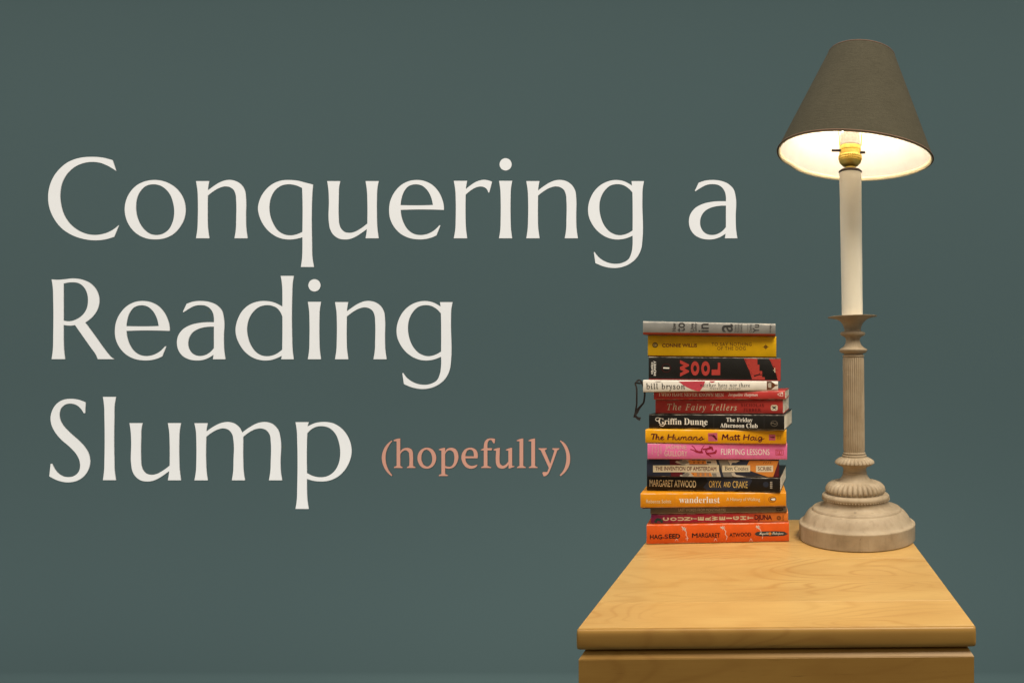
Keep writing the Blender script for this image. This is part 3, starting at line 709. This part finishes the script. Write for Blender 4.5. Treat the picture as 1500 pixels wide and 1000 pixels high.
def hand(b, word, x0, x1, ybase, cap):
    tot = sum(HAND[c][1] for c in word); k = (x1-x0)/tot; x = x0
    b.group('hand_lettering')
    for c in word:
        for pl in HAND[c][0]:
            pts = []
            for i in range(len(pl)-1):
                p0, p1, p2, p3 = pl[max(0, i-1)], pl[i], pl[i+1], pl[min(len(pl)-1, i+2)]
                for q in range(3):
                    t = q/3; pts.append(tuple(.5*(2*p1[e]+(p2[e]-p0[e])*t+(2*p0[e]-5*p1[e]+4*p2[e]-p3[e])*t*t+(-p0[e]+3*p1[e]-3*p2[e]+p3[e])*t**3) for e in (0, 1)))
            pts.append(pl[-1]); down = abs(pl[0][1]-pl[-1][1]) > .6
            b.stroke([B(x+px_*k*.92, ybase-py_*cap) for px_, py_ in pts], 2.0 if down else 1.6, 1.8 if down else 1.0, 'maroon', 4)
        x += HAND[c][1]*k

def build_books():
    # 15 orange, bottom of the stack
    b = Book(15, 949, 1155.6, 0, 4.6, .134, cover_mat('cover_orange', (.68, .100, .013), .36), 'thick orange book lettered HAG-SEED lying at the bottom of the stack', edge=.0016)
    b.text('HAG-', 'sans', bx(B, 188, 848, 300, 886), 'black', off=.02, name='title'); b.text('S', 'sans', bx(B, 303, 846, 332, 882), 'maroon', off=.01, name='title'); b.text('EED', 'sans', bx(B, 338, 842, 428, 880), 'black', off=.026, name='title')
    b.text('M', 'sans', bx(B, 523, 836, 568, 874), 'black', off=.022, name='author'); b.text('ARGARET', 'sans', bx(B, 572, 834, 748, 872), 'black', off=.016, name='author')
    b.text('ATW', 'sans', bx(B, 824, 834, 912, 866), 'black', off=.018, name='author'); b.text('OOD', 'sans', bx(B, 914, 830, 1000, 862), 'black', off=.02, name='author')
    for (hx, hy), pts in (((460, 800), [(440, 780), (460, 800), (478, 828), (475, 850), (486, 872), (484, 900)]), ((772, 790), [(750, 785), (772, 790), (795, 822), (790, 845), (806, 865), (798, 892)]), ((1056, 785), [(1040, 775), (1056, 787), (1072, 805), (1085, 828)])):
        b.stroke([B(*p) for p in pts], 1.5, .7, 'rose', 1); b.disc(*B(hx, hy), 1.7, 1.5, 'white', 2, 8)
        for q in range(7):
            a = q*.9+hx; b.stroke([B(hx, hy), B(hx+22*math.cos(a), hy+20*math.sin(a))], 1.1, .1, 'white', 2)
    b.stroke([B(472, 882), B(498, 878)], 1.0, .4, 'rose', 2)
    for x in (400, 712, 998):
        b.stroke([B(x, 880), B(x-12, 903)], .8, .3, 'rose'); b.stroke([B(x, 880), B(x+12, 903)], .8, .3, 'rose')
    b.stroke([B(1093, 862), B(1090, 885)], .9, .3, 'rose')
    b.group('name_plate')
    cap = [(1028, 840), (1045, 825), (1100, 820), (1200, 818), (1272, 822), (1292, 836), (1302, 840), (1290, 846), (1270, 856), (1180, 861), (1080, 861), (1040, 855)]
    b.poly([B(*p) for p in cap], 'dkgrey', 2); b.disc(*B(1153, 839), 2.3, 2.3, 'orange', 3)
    b.text('Hogarth', 'script', bx(B, 1066, 826, 1140, 856), 'white', name='series_name'); b.text('Shakespeare', 'script', bx(B, 1172, 824, 1262, 854), 'white', name='series_name'); b.done()
    # 14 magenta to orange
    b = Book(14, 955, 1154.4, .004, 3.6, .131, cover_mat('cover_magenta', (.5, .03, .05), .4, .2, (0, 5.0, .5, [(0, (.19, .018, .085)), (.16, (.34, .018, .055)), (.55, (.46, .025, .045)), (.74, (.52, .06, .03)), (.86, (.64, .17, .03)), (1, (.66, .19, .03))])), 'thin crimson book with pale blocky sideways letters and DJUNA in black')
    xs = [288, 348, 408, 460, 514, 570, 628, 683, 742, 798, 852, 912, 970]; wd = [50, 52, 50, 50, 48, 48, 48, 52, 48, 46, 50, 48, 48]
    hh = [14, 15, 15, 15, 10, 15, 15, 20, 15, 6, 15, 16, 12]
    for ch, x, w, h in zip('COUNTERWEIGHT', xs, wd, hh):
        yc = 728-(x-288)*.021; b.text(ch, 'sans', bx(B, x, yc-h, x+w, yc+h), 'cream', rot=1, off=.05, name='title')
    b.text('DJUNA', 'sans', bx(B, 1028, 688, 1170, 742), 'maroon', off=.035, name='author', spacing=.95)
    for q, (x, y) in enumerate([(228, 752), (236, 722), (246, 712), (254, 724), (262, 718), (272, 736), (276, 752)]): b.disc(*B(x+4, (y+746)/2), 2.2, 1.9, 'green', 1+q % 3, 9)
    b.group('emblem'); b.ring(*B(1226, 714), 3.2, 3.2, .9, 'brown', 2); b.ring(*B(1226, 714), 1.9, 1.9, .8, 'brown', 2, 14); b.text('PANTHEON', 'sans', bx(B, 1256, 690, 1266, 738), 'brown', rot=1, name='imprint'); b.done()
    # 13 dark brown-grey
    b = Book(13, 954, 1152.6, .002, 3.4, .128, cover_mat('cover_umber', (.130, .104, .078), .55, .15), 'thin dark umber book lettered LAST WORDS FROM MONTMARTRE')
    b.text('LAST WORDS FROM MONTMARTRE', 'sans', bx(B, 414, 637, 794, 661), 'beige', off=.006, name='title')
    b.poly([B(*p) for p in [(1200, 638), (1206, 628), (1252, 627), (1260, 635), (1258, 648), (1250, 654), (1206, 655)]], 'black', 1); b.text('nyrb', 'sans', bx(B, 1208, 630, 1252, 652), 'taupe', name='imprint', off=.01); b.done()
    # 12 orange-yellow
    b = Book(12, 940, 1151.4, -.005, 4.2, .136, cover_mat('cover_amber', (.70, .27, .008), .36), 'amber book lettered wanderlust with a penguin oval emblem')
    b.text('Rebecca Solnit', 'sans', bx(B, 156, 558, 356, 588), 'palegold', name='author'); b.text('wanderlust', 'bserif', bx(B, 418, 534, 746, 586), 'white', name='title')
    b.text('A History of Walking', 'sans', bx(B, 800, 540, 1072, 576), 'palegold', name='subtitle')
    b.group('emblem'); b.ring(*B(1172, 554), 5.8, 4.5, .6, 'brown', 1); b.disc(*B(1176, 554), 4.6, 2.5, 'brown', 2); b.poly([B(*p) for p in [(1158, 554), (1172, 546), (1192, 545), (1199, 553), (1192, 563), (1172, 562)]], 'white', 3)
    for x in (386, 1108): b.stroke([B(x, 516), B(x, 620)], .35, .35, 'orange', 1)
    b.done()
    # 11 black
    b = Book(11, 946.5, 1143, .005, -3.0, .134, cover_mat('cover_black', (.010, .008, .007), .33, .15), 'black book lettered MARGARET ATWOOD in pale gold')
    b.poly([B(*p) for p in [(630, 385), (900, 384), (1000, 383), (1010, 410), (985, 450), (930, 470), (860, 492), (640, 494), (610, 470), (650, 420)]], 'navy', 1)
    b.text('MARGARET ATWOOD', 'sans', bx(B, 170, 416, 552, 474), 'palegold', name='author', off=.006); b.text('ORYX', 'sans', bx(B, 658, 414, 758, 470), 'gold', name='title'); b.text('AND', 'sans', bx(B, 778, 420, 834, 464), 'gold', name='title', off=.01); b.text('CRAKE', 'sans', bx(B, 852, 412, 974, 468), 'gold', name='title')
    b.group('emblem'); b.disc(*B(1122, 434), 4.2, 4.2, 'navy', 1); b.text('1234', 'sans', bx(B, 1156, 410, 1174, 468), 'taupe', rot=1, off=.03, name='imprint') if False else None
    for q in range(4): b.poly([B(1157, 411+q*15), B(1174, 411+q*15), B(1174, 421+q*15), B(1157, 421+q*15)], 'beige', 1)
    for q in range(4): b.poly([B(1162, 414+q*15), B(1169, 414+q*15), B(1169, 418+q*15), B(1162, 418+q*15)], 'black', 2)
    b.done()
    # 10 navy with houses
    b = Book(10, 948, 1141, .001, 1.5, .132, cover_mat('cover_navy', (.024, .030, .055), .4, .2), 'navy book with gabled houses lettered THE INVENTION OF AMSTERDAM')
    P = lambda pts, c, l=1: b.poly([B(*p) for p in pts], c, l)
    P([(338, 240), (420, 240), (450, 380), (352, 380)], 'maroon')
    P([(386, 262), (392, 252), (430, 250), (450, 242), (740, 242), (770, 380), (450, 380), (424, 378), (424, 366), (445, 366), (470, 345), (470, 285), (430, 275), (400, 270)], 'beige', 2)
    P([(404, 252), (470, 244), (500, 262), (460, 280), (440, 274)], 'grey', 3); P([(440, 366), (480, 346), (505, 356), (490, 378), (445, 378)], 'grey', 3)
    P([(488, 250), (500, 243), (632, 245), (640, 274), (500, 276)], 'orange', 3); P([(510, 346), (672, 346), (685, 376), (536, 378)], 'orange', 3)
    P([(500, 277), (655, 276), (655, 282), (500, 283)], 'maroon', 3)
    for q in range(3): P([(530+q*36, 260), (544+q*36, 260), (545+q*36, 268), (531+q*36, 268)], 'dkred', 4); P([(520+q*42, 244), (546+q*42, 244), (546+q*42, 248), (520+q*42, 248)], 'maroon', 4)
    for q in range(3):
        for w in range(2): P([(560+q*38, 350+w*14), (584+q*38, 350+w*14), (585+q*38, 358+w*14), (561+q*38, 358+w*14)], 'grey', 4)
    P([(526, 354), (540, 358), (526, 362)], 'dkred', 4); P([(640, 252), (676, 252), (676, 268), (642, 268)], 'dkgrey', 4); P([(682, 350), (716, 350), (724, 376), (690, 376)], 'grey', 4)
    P([(716, 242), (736, 242), (778, 380), (756, 380)], 'navy', 3); P([(736, 242), (812, 242), (850, 380), (778, 380)], 'grey', 3); P([(812, 242), (912, 242), (880, 262), (850, 262), (832, 285)], 'beige', 3)
    P([(838, 345), (862, 340), (880, 362), (930, 370), (960, 380), (880, 380), (850, 372)], 'beige', 3)
    P([(988, 243), (1225, 243), (1180, 376), (1140, 378), (950, 312)], 'orange', 2); P([(1228, 250), (1228, 378), (1180, 378)], 'maroon', 2)
    for q in range(4): b.stroke([B(1100+q*18, 268), B(1106+q*18, 256), B(1116+q*16, 248)], .8, .4, 'brown', 3)
    P([(206, 290), (740, 282), (740, 340), (206, 346)], 'cream', 4); P([(766, 284), (993, 282), (993, 336), (766, 340)], 'cream', 4); P([(1040, 284), (1180, 281), (1180, 334), (1040, 337)], 'cream', 4)
    b.text('THE INVENTION OF AMSTERDAM', 'sans', bx(B, 224, 297, 718, 332), 'maroon', name='title', layer=5, off=.018); b.text('Ben Coates', 'serif', bx(B, 786, 291, 978, 326), 'navy', name='author', layer=5, off=-.014); b.text('SCRIBE', 'sans', bx(B, 1056, 294, 1166, 324), 'maroon', name='imprint', layer=5, off=.012); b.done()
    # 9 pink
    b = Book(9, 949.5, 1153, -.003, 2.5, .137, cover_mat('cover_pink', (.72, .16, .37), .4, .15), 'pink book lettered FLIRTING LESSONS with two red hands')
    b.text('JASMINE', 'sans', bx(B, 306, 120, 478, 162), 'rose', name='author', off=-.002); b.text('GUILLORY', 'sans', bx(B, 300, 166, 484, 210), 'rose', name='author', off=-.002); b.text('FLIRTING LESSONS', 'sans', bx(B, 756, 148, 1150, 196), 'white', name='title', off=-.004)
    for x, y0, y1, t in ((198, 126, 198, 'JASMINE BOOK'), (220, 134, 182, 'CLUB'), (244, 120, 208, 'BESTSELLING OF'), (266, 128, 194, 'WEDDING')): b.text(t, 'sans', bx(B, x, y0, x+11, y1), 'rose', rot=1, name='blurb')
    for pts, w0, w1 in (([(508, 152), (535, 160), (560, 176), (585, 180), (612, 178)], 1.2, 2.2), ([(520, 122), (540, 138), (552, 160), (575, 172), (600, 172)], 1.0, 2.0), ([(600, 172), (598, 150), (622, 120)], 2, .7), ([(606, 152), (640, 150), (676, 140)], 2.2, 3.5), ([(660, 134), (682, 138), (690, 162)], 3.6, 2.4), ([(640, 182), (630, 166), (640, 158), (646, 168)], 2.0, 1.0), ([(636, 184), (670, 186), (705, 180)], 1.8, 3.2), ([(704, 184), (714, 170), (718, 156)], 4, 2), ([(640, 188), (660, 200), (678, 214)], 2.6, .8)): b.stroke([B(*p) for p in pts], w0, w1, 'crimson', 2)
    b.group('emblem')
    for pts in ([(1200, 152), (1262, 152)], [(1200, 196), (1262, 196)], [(1202, 152), (1202, 196)], [(1262, 152), (1262, 196)], [(1212, 160), (1228, 164), (1228, 190)], [(1248, 160), (1232, 164), (1232, 190)], [(1212, 160), (1212, 186), (1228, 190)], [(1248, 160), (1248, 186), (1232, 190)]): b.stroke([B(*p) for p in pts], .8, .8, 'pinkred', 2)
    b.done()
    # 8 mustard
    b = Book(8, 946, 1152, -.005, 1.5, .131, cover_mat('cover_mustard', (.74, .35, .006), .36, .2), 'mustard book with brush-script lettering and small pink squares')
    hand(b, 'The', 190, 300, 76, 46); hand(b, 'Humans', 326, 616, 76, 46); hand(b, 'Matt', 766, 914, 74, 46); hand(b, 'Haig', 940, 1106, 74, 46)
    b.poly([B(650, 20), B(726, 16), B(728, 86), B(654, 86)], 'pink', 1); b.poly([B(1146, 28), B(1198, 28), B(1198, 76), B(1146, 76)], 'pink', 1)
    b.stroke([B(656, 40), B(684, 38), B(706, 56), B(722, 72)], 1, 3, 'maroon', 2); b.stroke([B(690, 36), B(718, 50)], 2, .6, 'maroon', 2); b.stroke([B(1152, 46), B(1170, 52), B(1192, 50)], 1, 2.0, 'maroon', 2)
    for q in range(3): b.text('CANON', 'sans', bx(B, 1210+q*13, 30, 1217+q*13, 72), 'brown', rot=1, name='imprint')
    b.done()
    # 7 black
    b = Book(7, 949, 1149, -.002, -4.6, .138, cover_mat('cover_coal', (.011, .010, .009), .4, .2), 'black book lettered Griffin Dunne in white with cream page ends showing')
    b.text('Griffin', 'bserif', bx(A, 240, 850, 432, 902), 'white', name='author'); b.text('Dunne', 'bserif', bx(A, 452, 848, 646, 902), 'white', name='author')
    b.stroke([A(*p) for p in [(246, 872), (226, 874), (214, 862), (220, 850), (236, 846), (262, 852)]], 1.2, .8, 'white', 4)
    b.stroke([A(*p) for p in [(284, 890), (290, 906), (276, 916), (256, 912), (248, 904)]], 1.2, .8, 'white', 4); b.stroke([A(*p) for p in [(606, 896), (606, 908), (616, 914), (626, 908)]], 1.2, .8, 'white', 4)
    b.text('The Friday', 'bserif', bx(A, 800, 838, 1014, 882), 'white', name='title'); b.text('Afternoon Club', 'bserif', bx(A, 750, 884, 1056, 920), 'white', name='title')
    for x in (698, 1108): b.stroke([A(x, 830), A(x, 932)], .4, .4, 'dkgrey', 1)
    b.group('emblem'); b.ring(*A(1190, 882), 5.2, 4.2, .5, 'taupe', 2); b.stroke([A(1166, 882), A(1184, 874), A(1192, 888), A(1212, 880)], 1, .7, 'taupe', 2); b.done()
    # 6 red
    b = Book(6, 959, 1147, .006, -3.4, .133, cover_mat('cover_brick_red', (.44, .040, .032), .4, .2), 'brick red book lettered The Fairy Tellers in pale italics')
    b.text('The Fairy Tellers', 'ital', bx(A, 314, 728, 886, 802), 'cream', name='title', spacing=1.25, off=.004); b.text('NICHOLAS', 'scaps', bx(A, 918, 728, 1106, 752), 'dkred', name='author', spacing=1.2, off=.008); b.text('JUBBER', 'scaps', bx(A, 940, 766, 1082, 790), 'dkred', name='author', spacing=1.2, off=.008)
    b.group('emblem'); b.poly([A(1162+28+28*math.copysign(abs(math.cos(q/24*2*math.pi))**.55, math.cos(q/24*2*math.pi)), 759+24*math.copysign(abs(math.sin(q/24*2*math.pi))**.55, math.sin(q/24*2*math.pi))) for q in range(24)], 'cream', 1)
    b.stroke([A(1172, 748), A(1190, 758), A(1206, 772)], 1.6, .8, 'dkgrey', 2); b.stroke([A(1206, 746), A(1192, 758), A(1176, 772)], 1.4, .8, 'dkgrey', 2); b.disc(*A(1190, 758), 1.9, 1.6, 'dkgrey', 2, 10); b.done()
    # 5 red thin
    b = Book(5, 957, 1150, .001, -2.2, .130, cover_mat('cover_tomato_red', (.47, .042, .038), .38, .2), 'thin red book lettered I WHO HAVE NEVER KNOWN MEN')
    b.text('I WHO HAVE NEVER KNOWN MEN', 'scaps', bx(A, 248, 643, 778, 671), 'white', name='title', off=.005); b.text('Jacqueline Harpman', 'ital', bx(A, 816, 640, 1056, 673), 'white', name='author', off=.005)
    b.group('emblem')
    for pts in ([(1216, 650), (1240, 636), (1260, 632)], [(1216, 650), (1240, 664), (1262, 664)], [(1240, 640), (1240, 662)], [(1258, 634), (1260, 664)]): b.stroke([A(*p) for p in pts], 1, .9, 'rose', 2)
    b.disc(*A(1254, 640), 1.2, 1.3, 'white', 3, 8); b.done()
    # 4 white
    b = Book(4, 943.4, 1139.6, -.006, 3.6, .128, cover_mat('cover_ivory', (.74, .70, .63), .4, .1), 'ivory book lettered bill bryson with a black ribbon marker hanging out')
    b.poly([A(*p) for p in [(414, 546), (626, 543), (622, 566), (606, 596), (584, 626), (568, 627), (520, 612), (478, 592), (446, 572)]], 'pinkred', 1); b.poly([A(*p) for p in [(662, 543), (706, 543), (700, 552), (684, 556), (668, 552)]], 'pinkred', 1); b.poly([A(*p) for p in [(222, 546), (278, 546), (262, 550), (240, 550)]], 'maroon', 1)
    b.text('bill bryson', 'serif', bx(A, 154, 560, 466, 624), 'black', name='author', spacing=1.2, off=-.014); b.text('neither here nor there', 'serif', bx(A, 588, 558, 990, 592), 'dkgrey', name='title', spacing=1.3, off=-.014); b.text('travels in europe', 'ital', bx(A, 666, 592, 914, 616), 'dkgrey', name='subtitle', spacing=1.3)
    b.group('emblem'); b.poly([A(*p) for p in [(1128, 542), (1164, 542), (1184, 560), (1196, 570), (1216, 572), (1216, 580), (1196, 584), (1180, 598), (1164, 612), (1128, 614)]], 'brown', 1); b.poly([A(*p) for p in [(1136, 562), (1150, 556), (1164, 558), (1164, 598), (1140, 596)]], 'beige', 2)
    b.done()
    book4 = b
    # 3 black and red
    b = Book(3, 951, 1143.6, 0, 2.2, .135, cover_mat('cover_jet', (.011, .010, .009), .42, .25), 'thick black book lettered WOOL in red with a red stair on its spine', under=ink((.34, .035, .035)))
    for ch, x0, x1, y0, y1 in (('W', 425, 497, 372, 508), ('O', 512, 580, 382, 500), ('O', 596, 666, 382, 502), ('L', 680, 750, 394, 496)): b.text(ch, 'sans', bx(A, x0, y0, x1, y1), 'red', rot=1, off=.075, name='title')
    b.text('HUGH', 'sans', bx(A, 192, 392, 208, 486), 'white', rot=1, off=.02, name='author'); b.text('HOWEY', 'sans', bx(A, 212, 378, 232, 500), 'white', rot=1, off=.02, name='author')
    b.ring(*A(314, 438), 6.5, 6.5, .6, 'dkred', 1, 32); b.poly([A(290, 432), A(338, 434), A(338, 444), A(290, 442)], 'white', 2)
    b.poly([A(*p) for p in [(942, 360), (1052, 361), (1052, 410), (1068, 411), (1068, 462), (1090, 463), (1090, 512), (1112, 513), (1112, 532), (1008, 530), (990, 470), (972, 430)]], 'red', 1)
    b.poly([A(*p) for p in [(1146, 362), (1242, 364), (1240, 548), (1218, 540), (1205, 490), (1180, 430)]], 'red', 1)
    for q in range(44):
        t = random.random(); s_ = random.random()**2
        x, y = (948+62*t+s_*26, 366+t*150) if q % 2 else (1152+60*t+s_*20, 372+t*130)
        b.disc(*A(x, y), .45, .45, 'black', 2, 6)
    b.stroke([A(1024, 504), A(1048, 496), A(1066, 492), A(1088, 494)], 2.2, 1.0, 'black', 2); b.stroke([A(1060, 494), A(1076, 474)], 1.2, .6, 'black', 2)
    b.group('emblem'); b.stroke([A(1180, 456), A(1196, 456)], .7, .7, 'cream', 2); b.stroke([A(1192, 436), A(1194, 474)], 1.2, 1.0, 'cream', 2); b.done()
    # 2 yellow
    b = Book(2, 950, 1137, .003, 3.0, .129, cover_mat('cover_yellow', (.72, .42, .004), .36, .15), 'yellow book lettered CONNIE WILLIS with a small compass star', under=ink((.30, .05, .01)))
    b.text('CONNIE WILLIS', 'sans', bx(A, 282, 238, 562, 268), 'maroon', name='author', off=.022); b.text('TO SAY NOTHING', 'sans', bx(A, 680, 230, 1004, 258), 'brown', name='title', off=.002, spacing=1.15); b.text('OF THE DOG', 'sans', bx(A, 726, 264, 956, 292), 'brown', name='title', off=.002, spacing=1.15)
    b.disc(*A(225, 250), 3.9, 3.9, 'black', 1); b.ring(*A(225, 250), 2.6, 2.6, .8, 'gold', 2, 12); b.disc(*A(227, 252), 1.2, 1.0, 'gold', 2, 8)
    b.group('emblem')
    for q in range(8):
        a = q*math.pi/4; l = 5.4 if q % 2 == 0 else 3.0; c = A(1119, 266)
        b.poly([(c[0]+l*math.cos(a), c[1]+l*math.sin(a)), (c[0]+.75*math.cos(a+.9), c[1]+.75*math.sin(a+.9)), (c[0]+.75*math.cos(a-.9), c[1]+.75*math.sin(a-.9))], 'brown', 2)
    b.ring(*A(1119, 266), 2.6, 2.6, .5, 'brown', 1, 16); b.done()
    # 1 grey
    b = Book(1, 943.4, 1135.8, -.008, 4.2, .130, cover_mat('cover_grey', (.22, .218, .205), .38, .3), 'grey book with sideways lettering and a red underside on top of the stack', under=ink((.42, .055, .02)), edge=.0030)
    g = [('How', 362, 394, 72, 144), ('to', 402, 466, 68, 148), ('Live', 508, 536, 72, 148), ('Safely', 540, 566, 70, 148), ('in', 574, 656, 74, 150), ('a', 762, 852, 78, 152), ('Science', 862, 880, 80, 152), ('Fictional', 884, 904, 80, 154), ('Universe', 908, 928, 80, 154), ('a novel by', 966, 978, 80, 156), ('Charles', 984, 1004, 82, 156), ('Yu', 1012, 1066, 82, 158), ('vintage', 1148, 1166, 86, 158)]
    for t, x0, x1, y0, y1 in g: b.text(t, 'sans', bx(A, x0, y0+3, x1, y1-3), 'dkgrey', rot=1, off=.012 if len(t) < 5 else 0, name='title')
    b.done()
    # ribbon marker of the ivory book
    rb = M_plain('black_ribbon', (.016, .010, .009), .6, .1, 300)
    def ribbon(pts, w, nm):
        v, f = [], []; d0 = book4.d+.012
        P3 = []
        for i, (x, y, dd) in enumerate(pts): d = d0+dd; P3.append(Vector((X(x, d), d, Z(y, d))))
        fine = []
        for i in range(len(P3)-1):
            p0, p1, p2, p3 = P3[max(0, i-1)], P3[i], P3[i+1], P3[min(len(P3)-1, i+2)]
            for k in range(6):
                t = k/6; fine.append(.5*((2*p1)+(-p0+p2)*t+(2*p0-5*p1+4*p2-p3)*t*t+(-p0+3*p1-3*p2+p3)*t**3))
        fine.append(P3[-1]); inv = book4.root.matrix_basis.inverted()
        for i, p in enumerate(fine):
            tg = (fine[min(i+1, len(fine)-1)]-fine[max(0, i-1)]).normalized()
            tw = i*.05; sd = tg.cross(Vector((math.sin(tw)*.6, -1, .2))).normalized(); ww = w(i/(len(fine)-1))/2; nr = tg.cross(sd)*.0003
            for c in (sd*ww+nr, -sd*ww+nr, -sd*ww-nr, sd*ww-nr): v.append(tuple(inv @ (p+c)))
        for i in range(len(fine)-1):
            for j in range(4): a, b_ = i*4+j, i*4+(j+1) % 4; f.append((a, b_, b_+4, a+4))
        f.append((3, 2, 1, 0)); n = len(v); f.append((n-4, n-3, n-2, n-1))
        mesh_obj(nm, v, f, rb, book4.root, smooth=True, angle=60)
    bpy.context.view_layer.update()
    q = lambda x, y, d=0: (925+x*.08, 520+y*.08, d)
    r2 = lambda x, y, d=0: (925+x*.08, 580+y*.08, d)
    ribbon([q(235, 508, .02), q(140, 515, .004), q(85, 505), q(72, 530), q(95, 620), q(96, 800), r2(95, 150), r2(78, 260), r2(72, 330), r2(62, 390)], lambda t: .0024+.0026*max(0, t-.8)*5, 'ribbon_marker')
    ribbon([q(90, 500, -.001), q(110, 470), q(145, 458), q(185, 495, .001), q(225, 590, .003), q(243, 700, .003), q(232, 820, .002), r2(215, 130, .001), r2(130, 230), r2(85, 310, -.001), r2(75, 350, -.0015), r2(110, 400, -.0015), r2(165, 420, -.001)], lambda t: .0026+(.0024*math.exp(-((t-.72)/.07)**2))+.0030*max(0, t-.86)*7, 'ribbon_marker')
    # card poking out between the amber and the umber book
    cm = M_plain('grey_card', (.24, .19, .15), .7, .15, 80)
    zt_ = zb(12, X(945, DL))
    v = []
    pts = [(-.228, 1.0075, -.0016), (-.196, 1.0085, -.0004), (-.19, 1.062, -.0002), (-.226, 1.060, -.0012)]
    root = Vector((-.228, 1.0075, zt_-.002))
    for dz in (0, .00045):
        for x, y, z in pts: v.append((x-root.x, y-root.y, zt_+z-.0006+dz-root.z))
    o = mesh_obj('card', v, [(3, 2, 1, 0), (4, 5, 6, 7), (0, 1, 5, 4), (1, 2, 6, 5), (2, 3, 7, 6), (3, 0, 4, 7)], cm)
    o.location = root; tag(o, 'thin grey card corner poking out under the amber book', 'card')
build_books()
